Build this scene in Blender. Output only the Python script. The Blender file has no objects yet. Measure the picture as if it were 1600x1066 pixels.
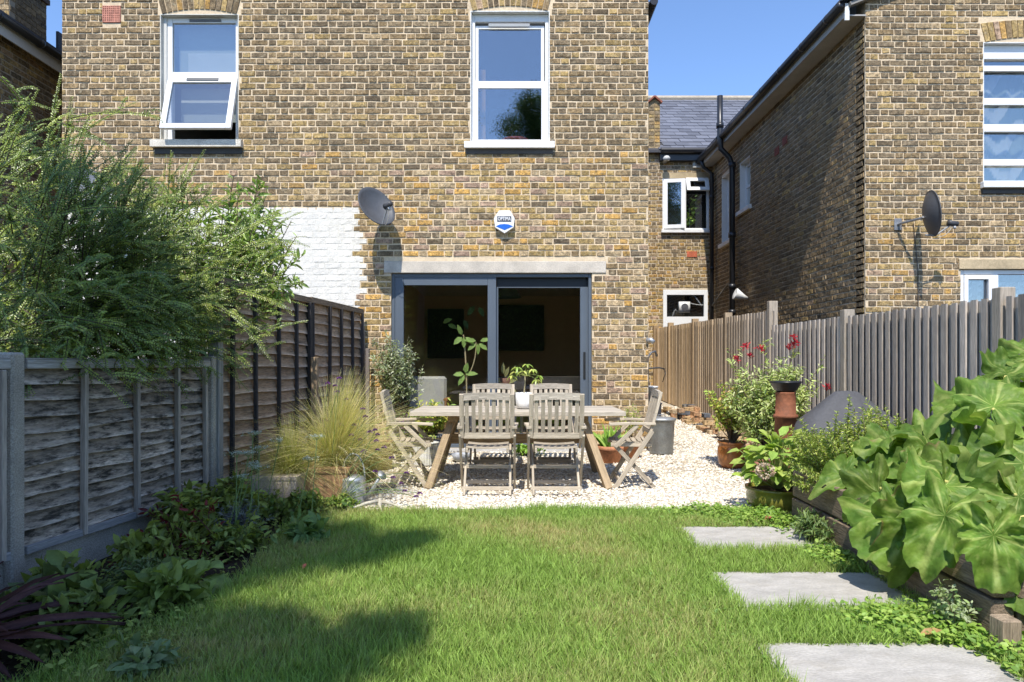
import bpy, math, random
import numpy as np
from mathutils import Vector, Matrix, noise
R = math.radians
C = bpy.context.scene.collection
sc = bpy.context.scene
rnd = random.Random(7)
nr = np.random.RandomState(11)

# ---------------------------------------------------------------- camera
EYE = 1.25
F = 1067.0                                   # focal length in photo pixels (24 mm on a 36 mm sensor)
cam = bpy.data.cameras.new('camera'); camo = bpy.data.objects.new('camera', cam); C.objects.link(camo)
camo.location = (0, 0, EYE); camo.rotation_euler = (R(90), 0, 0)
cam.lens = 24.0; cam.sensor_width = 36.0; cam.shift_y = 35/1600; cam.clip_end = 500; cam.clip_start = .05
sc.camera = camo
# ---------------------------------------------------------------- light
SUN = Vector((-0.17, -1.0, 1.55)).normalized()      # towards the sun
el = math.asin(SUN.z)
w = bpy.data.worlds.new('World'); sc.world = w; w.use_nodes = True
nt = w.node_tree; bg = nt.nodes['Background']
sky = nt.nodes.new('ShaderNodeTexSky'); sky.sky_type = 'NISHITA'; sky.sun_disc = False
sky.sun_elevation = el; sky.sun_rotation = math.atan2(SUN.x, SUN.y)
sky.air_density = .8; sky.dust_density = .25; sky.ozone_density = 5.5; sky.altitude = 50
nt.links.new(sky.outputs[0], bg.inputs[0]); bg.inputs[1].default_value = 0.15
sl = bpy.data.lights.new('sun', 'SUN'); sl.energy = 3.1; sl.angle = R(.55); sl.color = (1.0, .95, .87)
so = bpy.data.objects.new('sun', sl); C.objects.link(so)
so.rotation_euler = SUN.to_track_quat('Z', 'Y').to_euler()
vs = sc.view_settings; vs.view_transform = 'Standard'; vs.look = 'None'; vs.gamma = 1; vs.use_curve_mapping = False
vs.exposure = 0.98
try:
    sc.cycles.max_bounces = 8; sc.cycles.transparent_max_bounces = 16; sc.cycles.use_denoising = True
    sc.cycles.sample_clamp_indirect = 6; sc.cycles.caustics_reflective = False; sc.cycles.caustics_refractive = False
except Exception: pass

# ---------------------------------------------------------------- helpers
def gz(Y):
    return 0.0 if Y < 7.5 else (Y-7.5)*.42/9.0
def WX(px, Y): return (px-800)*Y/F
def WZ(py, Y): return EYE+(568-py)*Y/F
def PP(px, py, Y): return Vector((WX(px, Y), Y, WZ(py, Y)))
def lin(h):
    h = h.lstrip('#'); o = []
    for i in (0, 2, 4):
        v = int(h[i:i+2], 16)/255; o.append(v/12.92 if v < .04045 else ((v+.055)/1.055)**2.4)
    return tuple(o)

def vary(c, a, b):
    k = rnd.uniform(a, b); return tuple(x*k for x in c)
MATS = {}
def mat(name, col=(1, 1, 1), rough=.85, spec=.3, metal=0, n1=(8, .2), n2=(60, .15), scale=(1, 1, 1), bump=0, bscale=80,
        trans=0, objrand=0, soot=None, soot2=None, veins=False, bdist=.01, tint=None):
    m = bpy.data.materials.new(name); m.use_nodes = True; t = m.node_tree; N = t.nodes; L = t.links
    b = N['Principled BSDF']
    a = N.new('ShaderNodeAttribute'); a.attribute_name = 'col'
    g = N.new('ShaderNodeAttribute'); g.attribute_name = 'gr'
    mp = N.new('ShaderNodeMapping'); mp.inputs['Scale'].default_value = scale; L.new(g.outputs['Vector'], mp.inputs['Vector'])
    def mul(x, y):
        q = N.new('ShaderNodeMix'); q.data_type = 'RGBA'; q.blend_type = 'MULTIPLY'; q.inputs[0].default_value = 1
        L.new(x, q.inputs[6])
        if isinstance(y, tuple): q.inputs[7].default_value = (*y, 1)
        else: L.new(y, q.inputs[7])
        return q.outputs[2]
    c = mul(a.outputs['Color'], tuple(col))
    for (s, am) in (n1, n2):
        if am <= 0: continue
        n = N.new('ShaderNodeTexNoise'); n.inputs['Scale'].default_value = s; n.inputs['Detail'].default_value = 4
        n.inputs['Roughness'].default_value = .6
        L.new(mp.outputs[0], n.inputs['Vector'])
        r = N.new('ShaderNodeMapRange'); r.inputs[1].default_value = .3; r.inputs[2].default_value = .7
        r.inputs[3].default_value = 1-am; r.inputs[4].default_value = 1+am
        L.new(n.outputs[0], r.inputs[0]); c = mul(c, r.outputs[0])
    for S_ in (soot, soot2):
        if not S_: continue
        s, lo, hi, sc_ = S_
        n = N.new('ShaderNodeTexNoise'); n.inputs['Scale'].default_value = s; n.inputs['Detail'].default_value = 6
        n.inputs['Roughness'].default_value = .7
        L.new(mp.outputs[0], n.inputs['Vector'])
        r = N.new('ShaderNodeMapRange'); r.inputs[1].default_value = lo; r.inputs[2].default_value = hi; L.new(n.outputs[0], r.inputs[0])
        q = N.new('ShaderNodeMix'); q.data_type = 'RGBA'; L.new(r.outputs[0], q.inputs[0]); L.new(c, q.inputs[6]); q.inputs[7].default_value = (*sc_, 1)
        c = q.outputs[2]
    if objrand:
        oi = N.new('ShaderNodeObjectInfo'); r = N.new('ShaderNodeMapRange'); r.inputs[3].default_value = 1-objrand; r.inputs[4].default_value = 1+objrand
        L.new(oi.outputs['Random'], r.inputs[0]); c = mul(c, r.outputs[0])
    L.new(c, b.inputs['Base Color'])
    b.inputs['Roughness'].default_value = rough; b.inputs['Specular IOR Level'].default_value = spec; b.inputs['Metallic'].default_value = metal
    if bump:
        n = N.new('ShaderNodeTexNoise'); n.inputs['Scale'].default_value = bscale; n.inputs['Detail'].default_value = 5
        L.new(mp.outputs[0], n.inputs['Vector'])
        bu = N.new('ShaderNodeBump'); bu.inputs['Strength'].default_value = bump; bu.inputs['Distance'].default_value = bdist
        L.new(n.outputs[0], bu.inputs['Height']); L.new(bu.outputs[0], b.inputs['Normal'])
    if trans:
        tr = N.new('ShaderNodeBsdfTranslucent'); mx = N.new('ShaderNodeMixShader'); mx.inputs[0].default_value = trans
        tc = mul(c, tint or (1.25, 1.35, .6)); L.new(tc, tr.inputs[0])
        L.new(b.outputs[0], mx.inputs[1]); L.new(tr.outputs[0], mx.inputs[2]); L.new(mx.outputs[0], N['Material Output'].inputs[0])
    MATS[name] = m
    return m

mat('brick', n1=(20, .45), n2=(75, .45), bump=.8, bscale=55, soot=(26, .50, .72, (.085, .066, .045)), soot2=(19, .55, .78, (.50, .42, .28)), rough=.92, spec=.2)
mat('mortar', n1=(3, .15), n2=(45, .16), bump=.35, bscale=90, rough=.95, spec=.15)
mat('wood', scale=(1.2, 26, 26), n1=(2, .22), n2=(9, .3), bump=.35, bscale=6, rough=.85, spec=.25, objrand=.12)
mat('sleeper', scale=(1.5, 14, 14), n1=(2, .35), n2=(12, .35), bump=.6, bscale=8, rough=.9, spec=.2, objrand=.1)
mat('lapwood', scale=(2.5, 12, 12), n1=(2.2, .3), n2=(9, .3), bump=.8, bscale=6, rough=.95, spec=.15, objrand=.15, soot=(2.4, .47, .62, (.055, .047, .037)))
mat('brownwood', scale=(1.6, 14, 14), n1=(2.2, .3), n2=(8, .35), bump=.4, bscale=6, rough=.9, spec=.2, objrand=.15, soot=(.9, .6, .75, (.03, .025, .02)))
mat('concrete', n1=(5, .18), n2=(120, .35), bump=.6, bscale=160, rough=.95, spec=.2)
mat('stone', scale=(1, 2.2, 1), n1=(5, .16), n2=(70, .16), soot=(3.5, .52, .8, (.30, .27, .22)), bump=.5, bscale=60, rough=.85, spec=.3)
mat('white', rough=.35, spec=.5, n1=(3, .04), n2=(40, .04))
mat('render', rough=.8, spec=.3, n1=(4, .1), n2=(60, .1), bump=.5, bscale=40, soot=(14, .66, .8, (.36, .33, .28)))
mat('grey_metal', rough=.42, spec=.5, n1=(3, .05), n2=(60, .03))
mat('black', rough=.35, spec=.5, n1=(5, .15), n2=(50, .1))
mat('dishmat', rough=.5, spec=.4, n1=(6, .12), n2=(50, .12))
mat('zinc', rough=.42, spec=.5, metal=.6, n1=(8, .18), n2=(60, .15), bump=.1)
mat('slate', rough=.6, spec=.4, n1=(3, .12), n2=(30, .12), objrand=.22, bump=.15)
mat('terracotta', rough=.75, spec=.3, n1=(7, .3), n2=(40, .2), bump=.3, soot=(6, .56, .8, (.10, .07, .05)))
mat('glaze', rough=.18, spec=.6, n1=(10, .3), n2=(60, .1))
mat('fabric', rough=.95, spec=.1, n1=(6, .08), n2=(220, .18), bump=.2, bscale=300)
mat('cover', rough=.75, spec=.3, n1=(5, .12), n2=(50, .1), bump=.35, bscale=9, bdist=.03)
mat('leaf', rough=.5, spec=.35, n1=(12, .15), n2=(60, .1), trans=.28)
mat('gloss_leaf', rough=.33, spec=.5, n1=(12, .15), n2=(60, .1), trans=.22)
mat('bigleaf', rough=.5, spec=.22, n1=(9, .2), n2=(45, .14), trans=.33, bump=.6, bscale=24, bdist=.014)
mat('stem', rough=.8, spec=.2, n1=(12, .2), n2=(60, .2))
mat('grass', rough=.6, spec=.25, n1=(2, 0), n2=(2, 0), trans=.35)
mat('petal', rough=.7, spec=.2, n1=(12, .1), n2=(60, .05), trans=.2, tint=(1, 1, 1))
mat('soil', col=(.05, .036, .024), rough=1, spec=.1, n1=(3, .3), n2=(60, .5), bump=1, bscale=60, bdist=.02)
mat('turf', rough=1, spec=.1, n1=(3, .2), n2=(80, .4), bump=1, bscale=90, bdist=.01)
mat('gravelbase', col=(.50, .44, .35), rough=1, spec=.1, n1=(3, .1), n2=(60, .35), bump=1, bscale=60, bdist=.02)
mat('pebble', rough=.8, spec=.25, n1=(20, .08), n2=(90, .08))
mat('plaster', rough=.9, spec=.2, n1=(2, .04), n2=(30, .04))
mat('cloth', rough=.9, spec=.1, n1=(5, .05), n2=(60, .05), trans=.25, tint=(1, 1, 1))

def glass(name, base, tint, k=.9):
    m = bpy.data.materials.new(name); m.use_nodes = True; t = m.node_tree; N = t.nodes; L = t.links
    N.remove(N['Principled BSDF'])
    tr = N.new('ShaderNodeBsdfTransparent'); tr.inputs[0].default_value = (*tint, 1)
    gl = N.new('ShaderNodeBsdfGlossy'); gl.inputs['Roughness'].default_value = .004; gl.inputs[0].default_value = (.95, .97, 1, 1)
    lw = N.new('ShaderNodeLayerWeight'); lw.inputs[0].default_value = .5
    p = N.new('ShaderNodeMath'); p.operation = 'POWER'; L.new(lw.outputs['Facing'], p.inputs[0]); p.inputs[1].default_value = 4
    a = N.new('ShaderNodeMath'); a.operation = 'MULTIPLY_ADD'; L.new(p.outputs[0], a.inputs[0]); a.inputs[1].default_value = k; a.inputs[2].default_value = base
    nz = N.new('ShaderNodeTexNoise'); nz.inputs['Scale'].default_value = 1.6; g = N.new('ShaderNodeAttribute'); g.attribute_name = 'gr'
    L.new(g.outputs['Vector'], nz.inputs['Vector'])
    bu = N.new('ShaderNodeBump'); bu.inputs['Strength'].default_value = .03; bu.inputs['Distance'].default_value = .02; L.new(nz.outputs[0], bu.inputs['Height'])
    L.new(bu.outputs[0], gl.inputs['Normal'])
    mx = N.new('ShaderNodeMixShader'); L.new(a.outputs[0], mx.inputs[0]); L.new(tr.outputs[0], mx.inputs[1]); L.new(gl.outputs[0], mx.inputs[2])
    L.new(mx.outputs[0], N['Material Output'].inputs[0]); MATS[name] = m
glass('glass', .20, (.86, .88, .87))
glass('door_glass', .06, (.95, .95, .94))

ORG = {}
def setprops(o, label=None, cat=None, group=None, kind=None):
    if label: o['label'] = label
    if cat: o['category'] = cat
    if group: o['group'] = group
    if kind: o['kind'] = kind
    return o
def thing(name, label, cat, loc=(0, 0, 0), rz=0, group=None):
    o = bpy.data.objects.new(name, None); C.objects.link(o); o.location = loc; o.rotation_euler = (0, 0, rz)
    o.empty_display_size = .1; ORG[o.name] = Vector(loc)
    return setprops(o, label, cat, group)

def raw_mesh(name, V, faces, col, gr, m, parent=None, smooth=False, world=True, nv=None):
    """V (n,3) array; faces: (k,nv) int array or list of tuples"""
    me = bpy.data.meshes.new(name)
    V = np.asarray(V, dtype=np.float32)
    org = Vector((0, 0, 0))
    if parent is not None:
        org = ORG[parent.name]
        if world: V = V-np.array(org, dtype=np.float32)
    if isinstance(faces, np.ndarray):
        k, n = faces.shape
        me.vertices.add(len(V)); me.vertices.foreach_set('co', V.ravel())
        me.loops.add(k*n); me.loops.foreach_set('vertex_index', faces.astype(np.int32).ravel())
        me.polygons.add(k); me.polygons.foreach_set('loop_start', np.arange(0, k*n, n, dtype=np.int32))
        me.update(calc_edges=True)
    else:
        me.from_pydata(V.tolist(), [], faces)
    n = len(V)
    ca = me.attributes.new('col', 'FLOAT_COLOR', 'POINT')
    c4 = np.ones((n, 4), dtype=np.float32); c4[:, :3] = np.asarray(col, dtype=np.float32).reshape(-1, 3) if np.ndim(col) > 1 else np.asarray(col, dtype=np.float32)
    ca.data.foreach_set('color', c4.ravel())
    ga = me.attributes.new('gr', 'FLOAT_VECTOR', 'POINT')
    ga.data.foreach_set('vector', np.asarray(gr if gr is not None else V, dtype=np.float32).ravel())
    if smooth: me.polygons.foreach_set('use_smooth', np.ones(len(me.polygons), dtype=bool))
    if m: me.materials.append(MATS[m])
    o = bpy.data.objects.new(name, me); C.objects.link(o)
    if parent is not None:
        o.parent = parent; ORG[o.name] = org if world else ORG[parent.name]
    else: ORG[o.name] = Vector((0, 0, 0))
    return o

class MB:
    def __init__(s): s.v = []; s.f = []; s.c = []; s.g = []
    def add(s, verts, faces, col=(1, 1, 1), gr=None):
        b = len(s.v); s.v += [tuple(p) for p in verts]; s.f += [tuple(b+i for i in f) for f in faces]
        if len(verts) and isinstance(col[0], (tuple, list)): s.c += list(col)
        else: s.c += [tuple(col)]*len(verts)
        s.g += [tuple(p) for p in (gr if gr is not None else verts)]
        return s
    def box(s, lo, hi, col=(1, 1, 1), bev=0, M=None):
        x0, y0, z0 = lo; x1, y1, z1 = hi
        if x0 > x1: x0, x1 = x1, x0
        if y0 > y1: y0, y1 = y1, y0
        if z0 > z1: z0, z1 = z1, z0
        d = (x1-x0, y1-y0, z1-z0)
        if bev <= 0 or min(d) < 2.2*bev:
            vs_ = [(x, y, z) for z in (z0, z1) for y in (y0, y1) for x in (x0, x1)]
            fs = [(0, 2, 3, 1), (4, 5, 7, 6), (0, 1, 5, 4), (2, 6, 7, 3), (0, 4, 6, 2), (1, 3, 7, 5)]
        else:
            vs_ = []; fs = []
            idx = {}
            for k, (sx, sy, sz) in enumerate([(a, b_, c_) for c_ in (0, 1) for b_ in (0, 1) for a in (0, 1)]):
                P = ((x0, x1)[sx], (y0, y1)[sy], (z0, z1)[sz]); I = (P[0]+(bev if sx == 0 else -bev), P[1]+(bev if sy == 0 else -bev), P[2]+(bev if sz == 0 else -bev))
                idx[(sx, sy, sz, 0)] = len(vs_); vs_.append((P[0], I[1], I[2]))
                idx[(sx, sy, sz, 1)] = len(vs_); vs_.append((I[0], P[1], I[2]))
                idx[(sx, sy, sz, 2)] = len(vs_); vs_.append((I[0], I[1], P[2]))
            def q(*k): fs.append([idx[i] for i in k])
            q((0,0,0,0),(0,0,1,0),(0,1,1,0),(0,1,0,0)); q((1,0,0,0),(1,1,0,0),(1,1,1,0),(1,0,1,0))
            q((0,0,0,1),(1,0,0,1),(1,0,1,1),(0,0,1,1)); q((0,1,0,1),(0,1,1,1),(1,1,1,1),(1,1,0,1))
            q((0,0,0,2),(0,1,0,2),(1,1,0,2),(1,0,0,2)); q((0,0,1,2),(1,0,1,2),(1,1,1,2),(0,1,1,2))
            for a in (0, 1):
                for b_ in (0, 1):
                    q((a,b_,0,0),(a,b_,1,0),(a,b_,1,1),(a,b_,0,1)); q((a,0,b_,0),(a,1,b_,0),(a,1,b_,2),(a,0,b_,2)); q((0,a,b_,1),(1,a,b_,1),(1,a,b_,2),(0,a,b_,2))
                    for c_ in (0, 1): 
                        if True: pass
            for a in (0, 1):
                for b_ in (0, 1):
                    for c_ in (0, 1): fs.append([idx[(a,b_,c_,0)], idx[(a,b_,c_,1)], idx[(a,b_,c_,2)]])
        order = sorted(range(3), key=lambda i: -d[i]); off = (rnd.uniform(0, 50), rnd.uniform(0, 50), rnd.uniform(0, 50))
        gr = [(p[order[0]]+off[0], p[order[1]]+off[1], p[order[2]]+off[2]) for p in vs_]
        if M is not None: vs_ = [tuple(M @ Vector(p)) for p in vs_]
        return s.add(vs_, fs, col, gr)
    def bar(s, a, b, w, h, up=(0, 0, 1), col=(1, 1, 1), bev=.003):
        a = Vector(a); b = Vector(b); x = (b-a); L = x.length; x.normalize(); up = Vector(up)
        y = up.cross(x)
        if y.length < 1e-4: y = Vector((1, 0, 0)).cross(x)
        y.normalize(); z = x.cross(y)
        M = Matrix(((x.x, y.x, z.x, a.x), (x.y, y.y, z.y, a.y), (x.z, y.z, z.z, a.z), (0, 0, 0, 1)))
        return s.box((0, -w/2, -h/2), (L, w/2, h/2), col, bev, M)
    def tube(s, pts, r, n=8, col=(1, 1, 1), cap=True):
        pts = [Vector(p) for p in pts]
        rs = r if isinstance(r, (list, tuple)) else [r]*len(pts)
        vs_ = []; gr = []; fs = []; ref = None; L = rnd.uniform(0, 20)
        for i, p in enumerate(pts):
            t = (pts[min(i+1, len(pts)-1)]-pts[max(i-1, 0)])
            if t.length < 1e-9: t = Vector((0, 0, 1))
            t.normalize()
            if ref is None: ref = Vector((0, 0, 1)) if abs(t.z) < .9 else Vector((1, 0, 0))
            u = ref-t*ref.dot(t)
            if u.length < 1e-4: u = Vector((0, 1, 0))-t*t.y
            u.normalize(); ref = u; v = t.cross(u)
            if i: L += (p-pts[i-1]).length
            for k in range(n):
                a = 2*math.pi*k/n; q = p+(u*math.cos(a)+v*math.sin(a))*rs[i]; vs_.append(tuple(q)); gr.append((L, rs[i]*math.cos(a), rs[i]*math.sin(a)))
        for i in range(len(pts)-1):
            for k in range(n): fs.append((i*n+k, i*n+(k+1) % n, (i+1)*n+(k+1) % n, (i+1)*n+k))
        if cap: fs.append(tuple(range(n-1, -1, -1))); fs.append(tuple(range((len(pts)-1)*n, len(pts)*n)))
        return s.add(vs_, fs, col, gr)
    def lathe(s, prof, n=32, o=(0, 0, 0), col=(1, 1, 1), M=None, ribs=0, rib_amp=0):
        vs_ = []; fs = []
        for (r, z) in prof:
            for k in range(n):
                a = 2*math.pi*k/n; rr = r*(1+(rib_amp*(1 if k % 2 else -1) if ribs else 0))
                p = (o[0]+rr*math.cos(a), o[1]+rr*math.sin(a), o[2]+z)
                vs_.append(tuple(M @ Vector(p)) if M is not None else p)
        m = len(prof)
        for i in range(m-1):
            for k in range(n): fs.append((i*n+k, i*n+(k+1) % n, (i+1)*n+(k+1) % n, (i+1)*n+k))
        fs.append(tuple(range(n-1, -1, -1))); fs.append(tuple(range((m-1)*n, m*n)))
        return s.add(vs_, fs, col)
    def prism(s, poly, y0, y1, col=(1, 1, 1)):
        """polygon in XZ extruded along Y"""
        n = len(poly); vs_ = [(x, y0, z) for x, z in poly]+[(x, y1, z) for x, z in poly]
        fs = [tuple(range(n)), tuple(range(2*n-1, n-1, -1))]+[(i, i+n, (i+1) % n+n, (i+1) % n) for i in range(n)]
        return s.add(vs_, fs, col)
    def obj(s, name, m, parent=None, smooth=False, world=True, kind=None, label=None):
        o = raw_mesh(name, s.v, s.f, s.c if s.c else (1, 1, 1), s.g, m, parent, smooth, world)
        if kind: o['kind'] = kind
        if label: o['label'] = label
        return o

def copy_tree(o, parent=None):
    c = o.copy(); C.objects.link(c)
    if parent is not None: c.parent = parent
    ORG[c.name] = ORG[o.name]
    for ch in list(o.children): copy_tree(ch, c)
    return c

# leaves -------------------------------------------------------------
def unit(a): return a/np.maximum(np.linalg.norm(a, axis=1, keepdims=True), 1e-9)
def leaf_arrays(P, D, N, L, W, Cc, kind='leaf', fold=.25, droop=.2):
    P = np.asarray(P, float); D = unit(np.asarray(D, float)); N = np.asarray(N, float)
    S = unit(np.cross(D, N)); N = unit(np.cross(S, D)); n = len(P)
    L = np.broadcast_to(np.asarray(L, float), (n,))[:, None]; W = np.broadcast_to(np.asarray(W, float), (n,))[:, None]
    if kind == 'tiny':
        pts = [P, P+D*L*.5+S*W*.5+N*L*fold*.5, P+D*L-N*L*droop, P+D*L*.5-S*W*.5+N*L*fold*.5]; F_ = [(0, 1, 2), (0, 2, 3)]
    elif kind == 'leaf':
        f = N*W*fold
        pts = [P, P+D*L*.3+S*W*.42+f*.8, P+D*L*.68+S*W*.38+f*.7-N*L*droop*.4, P+D*L-N*L*droop, P+D*L*.68-S*W*.38+f*.7-N*L*droop*.4, P+D*L*.3-S*W*.42+f*.8, P+D*L*.5-N*L*droop*.15]
        F_ = [(0, 1, 6), (1, 2, 6), (2, 3, 6), (3, 4, 6), (4, 5, 6), (5, 0, 6)]
    else:   # blade
        pts = [P-S*W*.5, P+S*W*.5, P+D*L*.55+S*W*.4-N*L*droop*.25, P+D*L*.55-S*W*.4-N*L*droop*.25, P+D*L-N*L*droop]
        F_ = [(0, 1, 2), (0, 2, 3), (3, 2, 4)]
    k = len(pts); V = np.stack(pts, 1).reshape(-1, 3)
    base = (np.arange(n)*k)[:, None, None]; Fa = (base+np.array(F_)[None]).reshape(-1, 3)
    Cc = np.repeat(np.asarray(Cc, float), k, axis=0)
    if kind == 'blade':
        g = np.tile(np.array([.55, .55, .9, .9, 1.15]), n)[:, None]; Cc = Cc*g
    return V, Fa, Cc
class Leaves:
    def __init__(s): s.P = []; s.D = []; s.N = []; s.L = []; s.W = []; s.C = []
    def add(s, p, d, n, l, w, c): s.P.append(tuple(p)); s.D.append(tuple(d)); s.N.append(tuple(n)); s.L.append(l); s.W.append(w); s.C.append(tuple(c))
    def obj(s, name, m, parent=None, kind='leaf', world=True, fold=.25, droop=.2, ob_kind=None, label=None):
        V, Fa, Cc = leaf_arrays(s.P, s.D, s.N, np.array(s.L), np.array(s.W), s.C, kind, fold, droop)
        o = raw_mesh(name, V, Fa, Cc, V*1.0, m, parent, False, world)
        if ob_kind: o['kind'] = ob_kind
        if label: o['label'] = label
        return o
def rv(a=1.0): return Vector((rnd.gauss(0, a), rnd.gauss(0, a), rnd.gauss(0, a)))
def mixc(a, b, t): return tuple(a[i]*(1-t)+b[i]*t for i in range(3))
def pick(pal, jit=.15):
    c = rnd.choice(pal); k = 1+rnd.uniform(-jit, jit); return tuple(x*k for x in c)
def curve(a, b, bend, n=8):
    a = Vector(a); b = Vector(b); m = (a+b)/2+Vector(bend); out = []
    for i in range(n+1):
        t = i/n; out.append(a*(1-t)**2+m*2*t*(1-t)+b*t*t)
    return out
def at_path(pts, t):
    k = t*(len(pts)-1); i = min(int(k), len(pts)-2); f = k-i
    return pts[i].lerp(pts[i+1], f), (pts[i+1]-pts[i]).normalized()
def twig_leaves(lv, pts, n, t0, l, w, pal, spread=.9, up=.5, jl=.3, whorl=False):
    for i in range(n):
        t = t0+(1-t0)*(i+.5)/n+rnd.uniform(-.02, .02); t = min(max(t, 0), 1)
        p, tg = at_path(pts, t)
        side = tg.cross(Vector((0, 0, 1)))
        if side.length < .1: side = Vector((1, 0, 0))
        side.normalize(); side = Matrix.Rotation(rnd.uniform(0, 6.28) if whorl else (0 if i % 2 else math.pi)+rnd.gauss(0, .6), 3, tg) @ side
        d = tg*(1-spread*.55)+side*spread+rv(.15)
        nn = Vector((0, 0, up))+rv(.45)+tg*-.1+Vector((0, -.2, .3))
        k = (1+rnd.uniform(-jl, jl))*(1-.35*max(0, t-.8)/.2)
        lv.add(p, d, nn, l*k, w*k, pick(pal))
    return lv
def shrub(root, base, tips, leaf, pal, nleaf=14, t0=.35, stem_r=.006, stem_col=(.12, .09, .06), mat_='leaf', kind='leaf', bend=.08, fname='foliage', sub=0, subl=.12, spread=.9, whorl=True, fold=.25, droop=.2):
    lv = Leaves(); st = MB()
    for tp in tips:
        b0 = Vector(base)+Vector((rnd.uniform(-.03, .03), rnd.uniform(-.03, .03), 0))
        pts = curve(b0, tp, Vector((rnd.uniform(-bend, bend), rnd.uniform(-bend, bend), bend*.8)), 7)
        st.tube(pts, [stem_r*(1-.75*i/7) for i in range(8)], 4, stem_col, False)
        twig_leaves(lv, pts, nleaf, t0, leaf[0], leaf[1], pal, spread=spread, whorl=whorl)
        for j in range(sub):
            p, tg = at_path(pts, rnd.uniform(t0, .95))
            e = p+(tg*.5+rv(.6)+Vector((0, 0, .3))).normalized()*subl*rnd.uniform(.6, 1.3)
            sp = curve(p, e, rv(.01), 3); st.tube(sp, [stem_r*.4, stem_r*.3, stem_r*.25, stem_r*.15], 3, stem_col, False)
            twig_leaves(lv, sp, max(4, nleaf//3), .15, leaf[0], leaf[1], pal, spread=spread, whorl=whorl)
    st.obj('stem', 'stem', root); lv.obj(fname, mat_, root, kind, fold=fold, droop=droop)
def ell_tips(c, r, n, zmin=-.4, shell=.55):
    out = []
    while len(out) < n:
        v = rv(1).normalized()
        if v.z < zmin: continue
        k = rnd.uniform(shell, 1)*(1+.18*noise.noise(Vector(v)*2.3+Vector(c)))
        out.append(Vector((c[0]+v.x*r[0]*k, c[1]+v.y*r[1]*k, c[2]+v.z*r[2]*k)))
    return out

# ---------------------------------------------------------------- brick walls
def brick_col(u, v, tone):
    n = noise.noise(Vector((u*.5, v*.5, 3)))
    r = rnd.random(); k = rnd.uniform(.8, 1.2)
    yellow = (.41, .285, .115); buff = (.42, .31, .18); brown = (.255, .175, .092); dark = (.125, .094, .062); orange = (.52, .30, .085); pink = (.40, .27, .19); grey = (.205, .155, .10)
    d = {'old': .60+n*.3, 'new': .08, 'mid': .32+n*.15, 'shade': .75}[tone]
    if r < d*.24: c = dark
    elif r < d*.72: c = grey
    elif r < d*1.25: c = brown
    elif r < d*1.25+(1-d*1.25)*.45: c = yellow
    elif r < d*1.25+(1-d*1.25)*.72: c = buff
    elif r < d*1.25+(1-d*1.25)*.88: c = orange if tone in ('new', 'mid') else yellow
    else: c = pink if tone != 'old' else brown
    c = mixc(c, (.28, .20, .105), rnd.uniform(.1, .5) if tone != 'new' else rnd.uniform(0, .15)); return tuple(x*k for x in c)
CH = .0845; SL = .218; HL = .104; JT = .011; JH = .0155
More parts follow.
